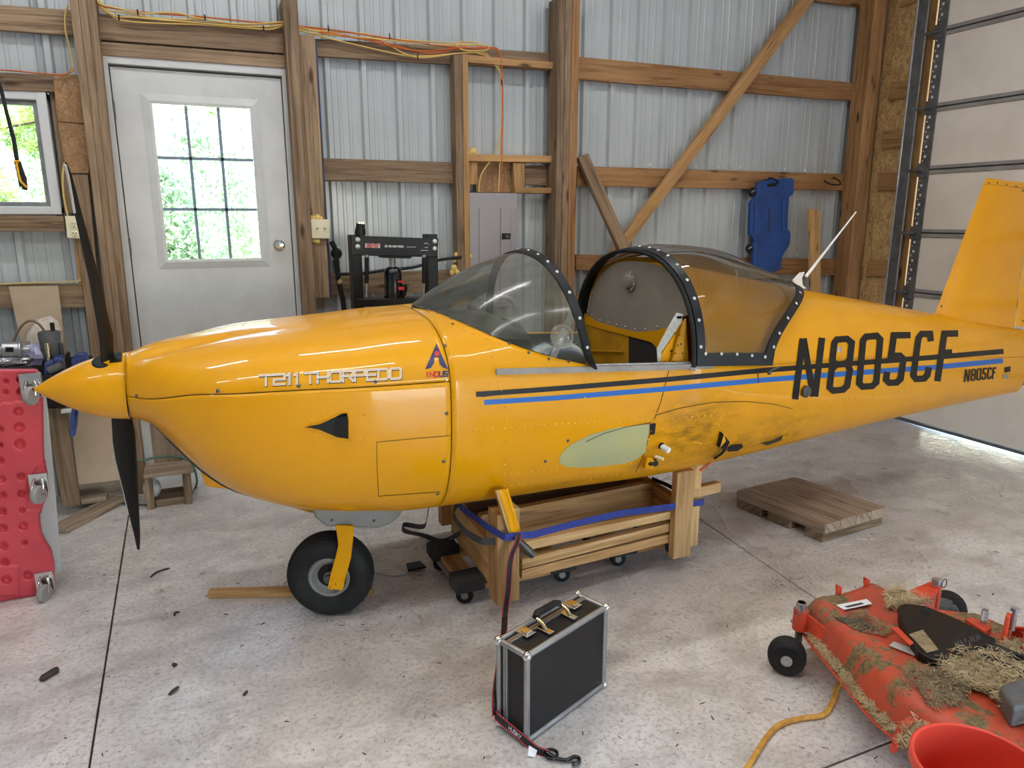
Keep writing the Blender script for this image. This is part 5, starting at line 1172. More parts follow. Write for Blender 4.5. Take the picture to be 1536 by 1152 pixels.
# low box, bulb and hose near the door
LB = thing('step_stool', 'low rough wooden step made of offcuts near the white door', 'step', onz(245, 730, 0))
xl, xr = ony(216, 700, 4.55)[0], ony(292, 700, 4.55)[0]
MB().box((xl, 4.42, .2), (xr, 4.62, .222)).build('tread', M['pallet_wood'], LB, grain=(1, 0, 0), bevel=.003)
for x in (xl-.02, xr-.09): MB().box((x+.02, 4.45, 0), (x+.06, 4.7, .2)).build('leg', M['grey_wood'], LB, grain=(0, 0, 1), bevel=.003)
MB().box((xl+.045, 4.47, .0), (xr-.07, 4.66, .045)).build('foot_board', M['grey_wood'], LB, grain=(1, 0, 0), bevel=.003)
gb = onz(233, 727, 0); tag(MB().lathe([(.0, 0), (.03, .008), (.046, .035), (.05, .06), (.042, .09), (.022, .11), (.02, .13), (0, .132)], V(gb[0]+.005, 4.53, .045), (0, 0, 1), 20).build('glass_globe', M['pale'], smooth=60, loc=(gb[0], 4.53, .045)), 'round pale glass globe under the wooden step by the door', 'globe')
hz = [onz(x, y, .01) for x, y in ((110, 757), (160, 754), (210, 757), (250, 756), (280, 748), (294, 730))]+[ony(294, 712, 4.35), ony(285, 692, 4.4), ony(262, 685, 4.42), ony(235, 686, 4.42), ony(205, 693, 4.42)]
tag(MB().tube(smoothline(hz, 6), .006, 8).build('garden_hose', M['green_hose'], smooth=60, loc=hz[1]), 'thin dark green hose looped over the wooden step beside the propeller', 'hose')

# ------------------------------------------------------------------ wooden cradle under the belly
CR = thing('wooden_cradle', 'wooden cradle of pine boards under the belly of the yellow airplane', 'cradle', (1.5, 2.75, 0))
def hexp(name, lo4, hi4, mat, parent=CR, grain=(0, 0, 1)): return MB().hexa(lo4, hi4).build(name, M[mat], parent, grain=grain, bevel=.004)
def post(name, x0, x1, y0, y1, z0, z1, mat): return MB().box((x0, y0, z0), (x1, y1, z1)).build(name, M[mat], CR, grain=(0, 0, 1), bevel=.004)
zb0 = .105
nl = onz(765, 908, zb0)
post('post', nl[0]-.052, nl[0], nl[1]+.005, nl[1]+.105, zb0, .505, 'mid_pine'); post('post', nl[0]+.002, nl[0]+.052, nl[1]+.02, nl[1]+.105, zb0, .515, 'pine')
nr = onz(1036, 828, zb0)
post('post', nr[0]-.10, nr[0], nr[1], nr[1]+.04, zb0-.02, .515, 'pine'); post('post', nr[0]+.002, nr[0]+.075, nr[1]+.045, nr[1]+.085, zb0, .52, 'pine')
post('post', nr[0]-.05, nr[0]+.04, nr[1]+.05, nr[1]+.1, .36, .50, 'mid_pine')
ya, yb = nl[1]+.06, nr[1]+.045
for (pa, pb, pc_, pd), mt, dy in (([(783, 814), (1018, 765), (1018, 776), (783, 828)], 'pine', 0), ([(783, 840), (1018, 782), (1018, 794), (783, 854)], 'pine', .004), ([(783, 855.5), (1018, 798), (1018, 811), (783, 869)], 'mid_pine', .008)):
    P4 = [ony(x, y, Y) for (x, y), Y in zip((pa, pb, pc_, pd), (ya+dy, yb+dy, yb+dy, ya+dy))]
    MB().prism(P4, (0, .04, 0)).build('side_board', M[mt], CR, grain=(1, 0, 0), bevel=.003)
tag(MB().beam(nr+V(.0, .06, .27), nr+V(.2, .075, .275), .04, .05).build('rail_end', M['pine'], CR, grain=(1, 0, 0), bevel=.003))
xe_ = nl[0]-.03
e0 = [onx(x, y, xe_) for x, y in ((650, 776), (743, 827), (743, 893), (647, 798))]
e0 = [V(xe_, 3.12, .335), V(xe_, nl[1]+.02, .315), V(xe_, nl[1]+.02, .12), V(xe_, 3.12, .16)]
MB().prism(e0, (.04, 0, 0)).build('end_board', M['pine'], CR, grain=(0, 1, 0), bevel=.003)
post('post', xe_-.045, xe_+.05, 3.12, 3.18, .2, .4, 'mid_pine')
a, b = V(xe_-.06, 3.16, .405), V(2.05, 3.16, .40)
MB().beam(a, b, .09, .045).build('top_rail', M['mid_pine'], CR, grain=(1, 0, 0), bevel=.003)
MB().beam(V(xe_+.05, 3.12, .27), V(2.05, 3.12, .29), .04, .16).build('side_board', M['grey_wood'], CR, grain=(1, 0, 0), bevel=.003)
MB().beam(V(xe_+.05, 2.86, .26), V(2.0, 2.86, .28), .04, .18).build('inner_board', M['mid_pine'], CR, grain=(1, 0, 0), bevel=.003)
MB().beam(V(2.02, 2.62, .27), V(2.02, 3.14, .28), .04, .17).build('end_board', M['mid_pine'], CR, grain=(0, 1, 0), bevel=.003)
post('post', 1.95, 2.05, 3.19, 3.23, .12, .47, 'mid_pine')
MB().box((xe_+.0, nl[1]+.14, .34), (xe_+.05, nl[1]+.18, .395)).build('block', M['pine'], CR, grain=(1, 0, 0), bevel=.003)

# furniture dollies under the cradle
def dolly(label, x0, x1, y0, y1):
    t = thing('furniture_dolly', label, 'dolly', ((x0+x1)/2, (y0+y1)/2, 0), 0, 'dollies under the wooden cradle')
    for y in (y0+.05, y1-.05):
        MB().box((x0, y-.05, .075), (x1, y+.05, .1)).build('end_board', M['mid_pine'], t, grain=(1, 0, 0)); 
        for x in (x0, x1-.13): MB().box((x-.006, y-.056, .072), (x+.13, y+.056, .135)).build('carpet_pad', M['carpet'], t, bevel=.01)
    for x in (x0+.03, x1-.12): MB().box((x, y0+.11, .078), (x+.09, y1-.11, .103)).build('cross_board', M['mid_pine'], t, grain=(0, 1, 0), bevel=.003)
    MB().box((x0+.02, y0+.02, .06), (x0+.05, y1-.02, .078)).build('steel_strip', M['galv'], t)
    for i, (x, y) in enumerate(((x0+.05, y0+.05), (x0+.05, y1-.05), (x1-.05, y0+.05), (x1-.05, y1-.05))):
        w_ = MB().lathe([(.01, -.012), (.034, -.012), (.0385, -.006), (.0385, .006), (.034, .012), (.01, .012)], (x, y, .0385), (.3, .95, 0), 20).build('caster_wheel', M['rubber'], t, smooth=40); MB().cyl(V(x, y, .0385)-V(.3, .95, 0)*.014, V(x, y, .0385)+V(.3, .95, 0)*.014, .016, 12).build('caster_hub', M['rail_grey'], w_)
        MB().box((x-.012, y-.012, .05), (x+.016, y+.016, .076)).build('caster_fork', M['screw'], w_)
    return t
dolly('furniture dolly with black carpet pads under the left end of the wooden cradle', .92, 1.50, 2.69, 3.12)
dolly('furniture dolly mostly hidden under the right end of the wooden cradle', 1.72, 2.14, 2.72, 3.12)

# straps
tag(MB().ribbon([V(.98, 2.98, .47), ony(690, 760, 2.75), ony(735, 793, 2.52), ony(757, 806, 2.435)], .03, (0, .2, 1), .0015).ribbon([ony(757, 806, 2.435), ony(783, 803, 2.44), ony(800, 802, 2.45), ony(860, 786, 2.48), ony(930, 770, 2.53), ony(1000, 761, 2.575), ony(1054, 753.5, 2.585)], .030, (0, .0, 1), .0015).ribbon([ony(1054, 753.5, 2.585), ony(1056, 752, 2.70)], .03, (0, 0, 1), .0015).build('tie_down_strap', M['blue_strap'], loc=ony(860, 786, 2.48)), 'flat blue tie down strap wrapped around both posts of the wooden cradle', 'strap')
st_px = [(778, 800, 2.44), (776, 812, 2.415), (768, 830, 2.41), (764, 850, 2.41), (762, 880, 2.405), (759, 905, 2.40), (757, 925, 2.38)]
BS = thing('ratchet_strap', 'black strap with red edges hanging off the gear leg, black hook on the floor', 'strap', onz(800, 1125, 0))
sp = [ony(*p) for p in st_px]; tgt = V(.765, 1.99, .02)
path = smoothline(sp+[ony(756, 945, 2.25), ony(750, 985, 2.1), ony(743.5, 1035, 1.975), ony(743, 1072, 1.952)], 4)
MB().ribbon(path, .028, (1, .25, 0), .0012).build('webbing', M['dark_strap'], BS)
for s in (-.013, .013): MB().ribbon([p+V(s, s*.25-.0016, 0) for p in path], .003, (1, .25, 0), .0014).build('red_edge', M['red_edge'], BS)
c1_ = ony(748, 1077, 1.925); c2 = V(.847, 1.812, .022)
path = smoothline([ony(743, 1071, 1.95), c1_, c1_*.5+c2*.5, c2, V(.866, 1.778, .012), V(.892, 1.752, .01)], 5)
wb2 = MB().ribbon(path, .026, (.25, .2, 1), .0012).build('webbing', M['dark_strap'], BS)
for s in (-.012, .012): MB().ribbon([p+V(.25, .2, 1)*s/1.05+V(-.0012, -.0012, 0) for p in path], .003, (.25, .2, 1), .0014).build('red_edge', M['red_edge'], BS)
def stfn(u, v):
    f = u/6.2; return (769+f*(-0), 0)
ax_ = (c2-c1_); ax_ = ax_/np.linalg.norm(ax_); upv = V(.25, .2, 1)/1.05; nrm = np.cross(ax_, upv); nrm = nrm/np.linalg.norm(nrm); nrm = nrm if nrm[1] < 0 else -nrm
for l in text_lines('HUSKY', 1.3, lambda u, v: (u, v))[0]:
    strokes([[(a*1.0, b*1.0) for a, b in q] for q in l], .2, 'strap_letter', M['chalk'], BS, mp=lambda u, v: c1_*.42+c2*.58+ax_*(u-3)*.0085+upv*(v-.5)*.011+nrm*.0045, step=10)
hk = [V(.888, 1.756, .012), V(.905, 1.722, .012), V(.93, 1.705, .012), V(.958, 1.708, .012), V(.968, 1.695, .012), V(.955, 1.68, .012), V(.935, 1.683, .012)]
MB().tube(smoothline(hk, 6), .0062, 8).build('hook', M['black_gloss'], BS, smooth=60)
MB().tube([V(.897+.02*math.cos(a), 1.748+.02*math.sin(a), .012) for a in [2*PI*k/20 for k in range(20)]], .005, 8, closed=True).build('hook_eye', M['black_gloss'], BS, smooth=60)
MB().add([V(.84, 1.79, .03), V(.86, 1.77, .02), V(.85, 1.765, .002), V(.83, 1.775, .006)], [(0, 1, 2, 3)]).build('white_tag', M['white'], BS)
path = smoothline([V(.9, 2.98, .46), ony(641, 775, 3.05), onz(634, 790, .06), onz(606, 787, .02), onz(608, 797, .01), onz(640, 805, .01), onz(662, 812, .06), ony(690, 800, 2.9)], 5)
tag(MB().ribbon(path, .026, (.3, .2, 1), .0015).build('loose_strap', M['dark_strap'], loc=onz(620, 795, 0)), 'dark red strap lying on the floor beside the left end of the cradle', 'strap')
tag(MB().ribbon(smoothline([V(1.0, 2.8, .47), ony(680, 768, 2.68), ony(696, 795, 2.6), ony(722, 811, 2.52), ony(744, 812, 2.5)], 5), .028, (.2, .4, 1), .0015).build('loose_strap', M['dark_strap'], loc=ony(696, 795, 2.6)), 'black strap drooping over the end board of the cradle', 'strap')
tag(MB().tube(smoothline([onz(560, 858, .004), onz(590, 864, .004), onz(620, 860, .03), onz(650, 858, .02)], 5), .003, 6).build('thin_wire', M['galv'], smooth=60, loc=onz(590, 862, 0)), 'thin bare wire lying between the nose wheel and the dolly', 'wire')
a = onz(612, 858, .012); tag(MB().prism([a+V(0, 0, 0), a+V(.09, .0, .0), a+V(.08, .07, .0), a+V(.01, .07, .0)], (0, 0, .012)).build('drip_tray', M['black'], bevel=.003, loc=a), 'small black metal scrap on the floor left of the dolly', 'scrap')
tag(MB().tube(smoothline([ony(1073, 682, 2.55), ony(1064, 695, 2.56), ony(1050, 706, 2.58)], 4), .007, 8).build('orange_cord_loop', M['cable_orange'], smooth=60, loc=ony(1050, 706, 2.58)), 'short tan cord tied between the fuselage and the right cradle post', 'cord')
tag(MB().ribbon([ony(978, 718, 2.9), ony(1000, 727, 2.75), ony(1020, 738, 2.66)], .02, (0, .2, 1), .0015).build('loose_strap', M['dark_strap'], loc=ony(1000, 727, 2.75)), 'black strap stretched behind the right cradle post', 'strap')

# wooden stick behind the nose wheel
a, b = onz(312, 882, .018), onz(556, 886, .018); a, b = V(-.055, 3.24, .019), V(.62, 2.985, .019)
tag(MB().beam(a, b, .035, .036).build('wooden_stick', M['mid_pine'], grain=b-a, bevel=.002, loc=a), 'square pine stick lying on the floor behind the nose wheel', 'stick')

# pallet platform
PT = thing('wooden_pallet', 'low weathered plank platform on the floor right of the cradle', 'pallet', (3.1, 2.88, 0))
q = [onz(1104.5, 761), onz(1234, 815), onz(1324, 788), onz(1191, 740)]
q[3] = q[0]+(q[2]-q[1])
zr, ztp = .052, .105
def pq(u, v, z): p = (q[0]*(1-u)+q[1]*u)*(1-v)+(q[3]*(1-u)+q[2]*u)*v; return V(p[0], p[1], z)
for i, (v0, v1) in enumerate(((0, .243), (.252, .497), (.506, .748), (.757, 1))):
    MB().hexa([pq(-.01, v0, zr), pq(1.01, v0, zr), pq(1.01, v1, zr), pq(-.01, v1, zr)], [pq(-.01, v0, ztp), pq(1.01, v0, ztp+.005*(i % 2)), pq(1.01, v1, ztp+.005*(i % 2)), pq(-.01, v1, ztp)]).build('plank', M['pallet_wood'], PT, grain=q[1]-q[0], bevel=.004)
for u0, u1 in ((.0, .3), (.38, .64), (.8, .99)):
    MB().hexa([pq(u0, .0, 0), pq(u1, .0, 0), pq(u1, 1, 0), pq(u0, 1, 0)], [pq(u0, 0, zr-.001), pq(u1, 0, zr-.001), pq(u1, 1, zr-.001), pq(u0, 1, zr-.001)]).build('runner', M['grey_wood'], PT, grain=q[2]-q[1], bevel=.004)

# black flight case
K0 = V(.849, 1.826, 0); e1 = V(.925, .38, 0); e1 /= np.linalg.norm(e1); e2 = V(-e1[1], e1[0], 0); KL, KW, KH = .415, .135, .322
KC = thing('tool_case', 'black hard case with aluminium edges standing on the floor in the foreground', 'case', K0+e1*KL/2+e2*KW/2)
kp = lambda u, v, z: K0+e1*u+e2*v+V(0, 0, z)
def kbox(u0, u1, v0, v1, z0, z1): return MB().hexa([kp(u0, v0, z0), kp(u1, v0, z0), kp(u1, v1, z0), kp(u0, v1, z0)], [kp(u0, v0, z1), kp(u1, v0, z1), kp(u1, v1, z1), kp(u0, v1, z1)])
sp_ = KW*.70; gp = .002
kbox(.004, KL-.004, .004, sp_-gp, .008, KH-.004).build('case_body', M['case'], KC); kbox(.004, KL-.004, sp_+gp, KW-.004, .008, KH-.004).build('case_lid', M['case'], KC)
r = .0105
def kedge(a, b, n='edge_trim'): MB().tube([kp(*a), kp(*b)], r, 10).build(n, M['alu'], KC, smooth=60)
for v in (r*.6, KW-r*.6):
    kedge((r, v, KH-r*.6), (KL-r, v, KH-r*.6)); kedge((r, v, r), (KL-r, v, r)); kedge((r*.6, v, r), (r*.6, v, KH-r)); kedge((KL-r*.6, v, r), (KL-r*.6, v, KH-r))
for u in (r*.6, KL-r*.6):
    kedge((u, r, KH-r*.6), (u, KW-r, KH-r*.6)); kedge((u, r, r), (u, KW-r, r))
for v in (sp_-.009, sp_+.001):
    kbox(0, KL, v, v+.007, KH-.006, KH+.002).build('parting_rail', M['alu'], KC); kbox(-.002, .006, v, v+.007, .008, KH).build('parting_rail', M['alu'], KC); kbox(KL-.006, KL+.002, v, v+.007, .008, KH).build('parting_rail', M['alu'], KC)
for u in (.004, KL-.004):
    for v in (.004, KW-.004):
        for z in (.012, KH-.006): MB().ball(kp(u, v, z), .0155, 12).build('corner_cap', M['chrome'], KC, smooth=180)
for u in (.09, KL-.085):
    o = kbox(u-.022, u+.022, sp_-.032, sp_+.022, KH, KH+.008).build('latch', M['chrome'], KC, bevel=.005, seg=3); kbox(u-.014, u+.014, sp_-.024, sp_+.006, KH+.008, KH+.013).build('latch_tongue', M['chrome'], o, bevel=.003)
for u in (KL/2-.062, KL/2+.062):
    kbox(u-.012, u+.012, sp_-.07, sp_-.01, KH, KH+.006).build('handle_mount', M['chrome'], KC, bevel=.002)
    MB().tube([kp(u, sp_-.045, KH+.004), kp(u, sp_-.03, KH+.02), kp(u, sp_-.005, KH+.03)], .007, 8).build('handle_arm', M['brass'], KC, smooth=60)
MB().tube([kp(KL/2-.062, sp_-.0, KH+.032), kp(KL/2-.045, sp_+.01, KH+.036), kp(KL/2+.045, sp_+.01, KH+.036), kp(KL/2+.062, sp_, KH+.032)], .014, 12, flat=.7).build('handle', M['black'], KC, smooth=60)

# ------------------------------------------------------------------ mower deck
MD = thing('mower_deck', 'dirty orange mower deck covered in dried clippings at the lower right', 'mower deck', (2.15, 1.4, 0))
ZT = .235; ZR = .118
LE = [onz(x, y, ZT) for x, y in ((1208, 888), (1222, 905), (1240, 926), (1262, 950), (1290, 981), (1320, 1015), (1352, 1043), (1400, 1073), (1450, 1102), (1520, 1143), (1600, 1190))]
f_le = hermite([-p[1] for p in LE], [p[0] for p in LE])
ye0 = LE[0][1]; far0, far1 = LE[0], onz(1327, 866, ZT)
def le(y): return f_le(-y)
def re_(y):                                             # right edge of the shell
    return 2.40 if y > 1.64 else 2.40+min(1, (1.64-y)/.12)*.16
def lipx(y): return -.05-.02*math.sin((1.85-y)*5)
rows = []
NYD = 70
for i in range(NYD+1):
    y = ye0-.005-(ye0-.62)*i/NYD; x0 = le(y); x1 = re_(y); ez = 0
    t = i/NYD; fr_ = min(1, i/3.0)                     # rounded far end
    zt = ZT-.05*(1-math.sin(fr_*PI/2)); zt += .012*math.exp(-((y-1.33)/.1)**2)
    prof = [(x0-.045, ZR), (x0-.014, ZR), (x0-.012, ZR+.006), (x0-.006, ZR+.04), (x0+.002, zt-.04), (x0+.012, zt-.015), (x0+.034, zt-.002), (x0+.06, zt)]
    n_ = 14
    for k in range(1, n_): u = k/n_; prof.append((x0+.06+(x1-.03-x0-.06)*u, zt-.012*math.sin(PI*u)))
    prof += [(x1-.03, zt), (x1-.008, zt-.012), (x1, zt-.04), (x1+.002, .1)]
    rows.append([V(px_, y, z_) for px_, z_ in prof])
r0 = [V(p[0], ye0+.012, min(p[2], .10) if k > 1 else p[2]) for k, p in enumerate(rows[0])]; r1 = [V(p[0]*.999+.001, ye0+.010, .10+(p[2]-.10)*.75 if p[2] > .1 else p[2]) for p in rows[0]]
rows = [r0, r1]+rows
shell = MB().grid(rows).build('deck_shell', M['deck'], MD, smooth=50); so = shell.modifiers.new('thickness', 'SOLIDIFY'); so.thickness = .004; so.offset = -1
MB().tube([V(le(y)-.046, y, ZR) for y in [ye0-.03-(ye0-.7)*i/30 for i in range(31)]], .004, 6).build('rim_bead', M['deck_plain'], MD, smooth=60)
def caster(label_, hub, axis, r, wd, stem, mat='rubber'):
    h = MB().lathe([(r*.55, -wd*.5), (r*.8, -wd*.5), (r*.95, -wd*.38), (r, -wd*.15), (r, wd*.15), (r*.95, wd*.38), (r*.8, wd*.5), (r*.55, wd*.5)], hub, axis, 32).build('gauge_wheel', M['rubber'], MD, smooth=40)
    MB().lathe([(r*.6, -wd*.5), (r*.62, wd*.42), (r*.52, wd*.36), (r*.3, wd*.3), (r*.3, wd*.56), (.009, wd*.56), (.009, wd*.68), (0, wd*.68)], hub, axis, 20).build('wheel_hub', M['galv'], h, smooth=35)
wr = .068; wc1 = onz(1184, 1012, 0); wc1 = V(wc1[0]+.0, wc1[1]+.02, wr); ca = V(-.72, -.7, 0)
caster('a', wc1, ca, wr, .075, 0)
sp1 = onz(1206, 930, .2)
sp1 = V(1.985, 1.83, 0)
MB().cyl(wc1-ca*.06+V(0, 0, .0), V(sp1[0], sp1[1], .085), .012, 10).cyl(V(sp1[0], sp1[1], .07), V(sp1[0], sp1[1], .245), .014, 12).build('caster_spindle', M['screw'], MD, smooth=40)
MB().cyl(V(sp1[0], sp1[1], .135), V(sp1[0], sp1[1], .215), .027, 18).build('spindle_tube', M['deck_plain'], MD, smooth=40)
MB().cyl(V(sp1[0], sp1[1], .215), V(sp1[0], sp1[1], .245), .019, 14).build('spindle_cap', M['galv'], MD, smooth=40)
MB().tube([V(sp1[0]-.035+.016*math.cos(a), sp1[1]-.02, .232+.018*math.sin(a)) for a in [2*PI*k/16 for k in range(16)]], .0025, 6, closed=True).build('lynch_pin_ring', M['screw'], MD)
br = [onz(x, y, .17) for x, y in ((1213, 946), (1245, 952), (1250, 975), (1215, 965))]
MB().prism([V(sp1[0]+.01, sp1[1]-.02, .205), V(le(1.70)+.01, 1.69, .185), V(le(1.70)+.0, 1.70, .09), V(sp1[0]+.01, sp1[1]-.02, .14)], (.012, .03, 0)).build('caster_arm', M['deck_plain'], MD, bevel=.004)
wc2 = onz(1428, 925, 0); wc2 = V(wc2[0], wc2[1]+.0, .075); wc2 = V(2.735, 1.775, .075)
caster('b', wc2, V(.75, .66, 0), .075, .06, 0)
zb2 = .24
bp = [onz(x, y, zb2) for x, y in ((1361, 888), (1396, 873), (1410, 876), (1405, 890), (1386, 902))]
MB().prism([p-V(0, 0, .012) for p in bp], (0, 0, .012)).build('caster_arm', M['deck_plain'], MD, bevel=.002)
MB().prism([bp[4], bp[3], bp[3]-V(0, 0, .075), bp[4]-V(0, 0, .075)], (-.006, -.004, 0)).prism([bp[0], bp[1], bp[1]-V(0, 0, .03), bp[0]-V(0, 0, .03)], (.004, .004, 0)).build('caster_arm_web', M['deck_plain'], MD)
c = (bp[1]+bp[2]+bp[3])/3; MB().cyl(c-V(0, 0, .09), c+V(0, 0, .006), .022, 16).build('spindle_tube', M['deck_plain'], MD, smooth=40)
MB().cyl(c, c+V(0, 0, .032), .017, 14).build('spindle_cap', M['galv'], MD, smooth=40)
MB().tube([c+V(.03+.014*math.cos(a), -.012, .012+.018*math.sin(a)) for a in [2*PI*k/16 for k in range(16)]], .0025, 6, closed=True).build('lynch_pin_ring', M['screw'], MD)
MB().beam(c-V(0, 0, .06), wc2-V(.04, .035, -.05), .02, .03).build('caster_fork', M['screw'], MD)
# belt cover with lettering
ZC = .268
cv = [(1346, 913), (1349, 908), (1358, 905), (1385, 908), (1400, 913), (1440, 930), (1478, 950), (1494, 958), (1493, 963), (1420, 986), (1412, 989), (1396, 988), (1378, 978), (1366, 962), (1358, 942), (1348, 922)]
cvp = [onz(x, y, ZC) for x, y in cv]
bc = MB().prism([p-V(0, 0, .014) for p in cvp], (0, 0, .014)).build('belt_cover', M['black'], MD, bevel=.003)
MB().prism([p*V(1, 1, 0)+V(0, 0, ZT-.01)+V((p[0]-2.15)*-.05, (p[1]-1.45)*-.05, 0) for p in cvp], (0, 0, ZC-ZT-.004)).build('cover_skirt', M['black'], bc)
h_ = onz(1388, 919, ZC); MB().cyl(h_, h_+V(0, 0, .0012), .016, 16).build('cover_hole', M['hole'], bc)
cA, cB, cU = onz(1434, 972, ZC+.003), onz(1471, 959, ZC+.003), onz(1431, 963.5, ZC+.003)
for l in text_lines('MONSTER', 1.3, lambda u, v: (u/8.8, v))[0]:
    strokes(l, .03, 'cover_letter', M['track'], bc, mp=lambda u, v: cA+(cB-cA)*u+(cU-cA)*v, step=9, ext=.2)
MB().prism([onz(x, y, ZC+.0005) for x, y in ((1363, 952), (1384, 945), (1408, 975), (1390, 980))], (0, 0, .0025)).build('caked_patch', M['clippings'], bc, bevel=.001)
MB().prism([onz(x, y, .27) for x, y in ((1336, 943), (1346, 942), (1370, 966), (1364, 969))], (0, 0, .006)).build('cover_strap', M['deck_plain'], MD, bevel=.001)
MB().prism([onz(x, y, ZT+.002) for x, y in ((1334, 969), (1341, 963), (1376, 976), (1372, 984))], (0, 0, .003)).build('worn_label', M['pale'], MD)
MB().prism([onz(x, y, ZT+.0005) for x, y in ((1254, 908), (1300, 899), (1308, 906), (1266, 915))], (0, 0, .0015)).build('warning_label', M['white'], MD)
MB().prism([onz(x, y, ZT+.002) for x, y in ((1266, 910), (1292, 904), (1296, 906), (1272, 911.5))], (0, 0, .001)).build('label_print', M['joint'], MD)
for x, y in ((1258, 888), (1300, 877)):
    p = onz(x, y, ZT); MB().prism([p+V(-.014, 0, -.01), p+V(.014, 0, -.01), p+V(.012, 0, .018), p+V(-.010, 0, .018)], (0, .004, 0)).prism([p+V(.012, 0, .018), p+V(.014, 0, -.01), p+V(.016, .03, -.01), p+V(.014, .03, .016)], (.003, 0, 0)).build('deck_tab', M['deck_plain'], MD)
# lift brackets on the right
def hexz(px, z0, z1): return MB().prism([onz(x, y, z1)*V(1, 1, 0)+V(0, 0, z0) for x, y in px], (0, 0, z1-z0))
hexz(((1447, 928), (1458, 925), (1488, 940), (1478, 947)), .235, .262).build('lift_bracket', M['deck_plain'], MD, bevel=.003)
c = onz(1475, 935, .262); mb = MB().cyl(c, c+V(0, 0, .055), .0095, 10)
for k in range(6): mb.lathe([(.0095, 0), (.0125, .003), (.0095, .006)], c+V(0, 0, .012+k*.0065), (0, 0, 1), 12, caps=False)
mb.build('spring_bolt', M['galv'], MD, smooth=40)
p = onz(1500, 965, .24)
ub = [p, p+V(.055, .02, 0), p+V(.055, .02, .09), p+V(.03, .012, .105), p+V(.004, 0, .10)]
MB().prism(ub, (.004, -.012, 0)).build('lift_ear', M['deck_plain'], MD, bevel=.002); MB().prism([q_+V(.045, -.04, 0) for q_ in ub], (.004, -.01, 0)).build('lift_ear', M['deck_plain'], MD, bevel=.002)
c = p+V(.04, -.008, .105); MB().cyl(c-V(0, 0, .06), c+V(0, 0, .012), .008, 10).lathe([(.016, 0), (.016, .010), (.008, .011)], c+V(0, 0, .012), (0, 0, 1), 6).build('lift_bolt', M['galv'], MD, smooth=40)
MB().beam(p+V(.06, .0, .02), p+V(.30, -.12, .02), .012, .055).build('lift_rail', M['deck_plain'], MD, bevel=.002); MB().beam(p+V(.02, -.06, .0), p+V(.26, -.18, .0), .012, .03).build('lift_rail', M['deck_plain'], MD, bevel=.002)
for dy, nm in ((0, 'belt_rod'), (1, 'belt_rod'), (2, 'belt_rod')):
    a = onz((1487, 1483, 1472)[dy], (966, 971, 982)[dy], .265); b = onz((1560, 1560, 1560)[dy], (996, 1003, 1018)[dy], .265); MB().tube([a, b], .007, 8).build(nm, M['black'], MD, smooth=60)
p4 = [onz(x, y, .30) for x, y in ((1499, 1027), (1545, 1010), (1570, 1050), (1520, 1062))]
MB().prism([p_-V(0, 0, .07) for p_ in p4], (0, 0, .07)).build('pulley_cover', M['track'], MD, bevel=.012, seg=3)
a = onz(1369, 1084, .19); b = onz(1358, 1088, .19); c_ = onz(1341, 1115, .10); 
MB().beam(a, b, .012, .03).beam(b, c_, .012, .03).beam(c_, c_-V(-.005, .0, .03), .012, .025).build('discharge_hook', M['deck_plain'], MD, bevel=.002)
MB().prism([V(2.02, 1.71, .236), V(2.10, 1.67, .236), V(2.10, 1.6, .234), V(2.04, 1.62, .234)], (0, 0, .004)).build('scrap_plate', M['screw'], MD)
# clippings: thin stems lying on the deck
rnd = np.random.RandomState(11)
def clip(zone, n, zb, L, name, mat, hmax=.03):
    mb = MB(); zone = [onz(x, y, zb)[:2] for x, y in zone]; zx = [p[0] for p in zone]; zy = [p[1] for p in zone]
    def inside(x, y):
        r_ = False; j = len(zone)-1
        for i in range(len(zone)):
            if (zone[i][1] > y) != (zone[j][1] > y) and x < (zone[j][0]-zone[i][0])*(y-zone[i][1])/(zone[j][1]-zone[i][1])+zone[i][0]: r_ = not r_
            j = i
        return r_
    k = 0
    while k < n:
        x = rnd.uniform(min(zx), max(zx)); y = rnd.uniform(min(zy), max(zy))
        if not inside(x, y): continue
        k += 1; a_ = rnd.uniform(0, 2*PI); l = L*rnd.uniform(.3, 1); z = zb+abs(rnd.normal(0, hmax*.5)); dz = rnd.normal(0, .12)*l; wv = rnd.uniform(.0006, .0016)
        dx, dy = math.cos(a_)*l/2, math.sin(a_)*l/2; nx, ny = -math.sin(a_)*wv, math.cos(a_)*wv
        mb.add([(x-dx-nx, y-dy-ny, max(zb, z-dz)), (x-dx+nx, y-dy+ny, max(zb, z-dz)), (x+nx, y+ny, z+wv), (x-nx, y-ny, z+wv), (x+dx+nx*.4, y+dy+ny*.4, max(zb, z+dz))], [(0, 1, 2, 3), (3, 2, 4)])
    o = mb.build(name, mat, MD, fixn=False); o['kind'] = 'stuff'; return o
def mound(zone, zb, h, name):
    pts = [onz(x, y, zb) for x, y in zone]; c = sum(pts)/len(pts); mb = MB(); rows = []
    for s, hh in ((1.0, 0), (.85, .5), (.6, .85), (.3, 1), (.02, 1)):
        rows.append([c+(p-c)*s*(1+.06*rnd.normal())+V(0, 0, h*hh*(1+.2*rnd.normal())) for i in range(len(pts)) for p in [pts[i], (pts[i]+pts[(i+1) % len(pts)])/2]])
    o = mb.grid(rows, closeu=True, caps=False).build(name, M['clippings'], MD, smooth=180); o['kind'] = 'stuff'; return o
z1 = [(1405, 1000), (1440, 975), (1500, 985), (1560, 1010), (1570, 1080), (1540, 1090), (1480, 1040), (1440, 1030)]
z2 = [(1356, 1010), (1390, 1005), (1440, 1020), (1455, 1050), (1430, 1062), (1395, 1065), (1375, 1040), (1355, 1028)]
z3 = [(1325, 890), (1345, 882), (1372, 893), (1400, 905), (1350, 912), (1330, 915)]
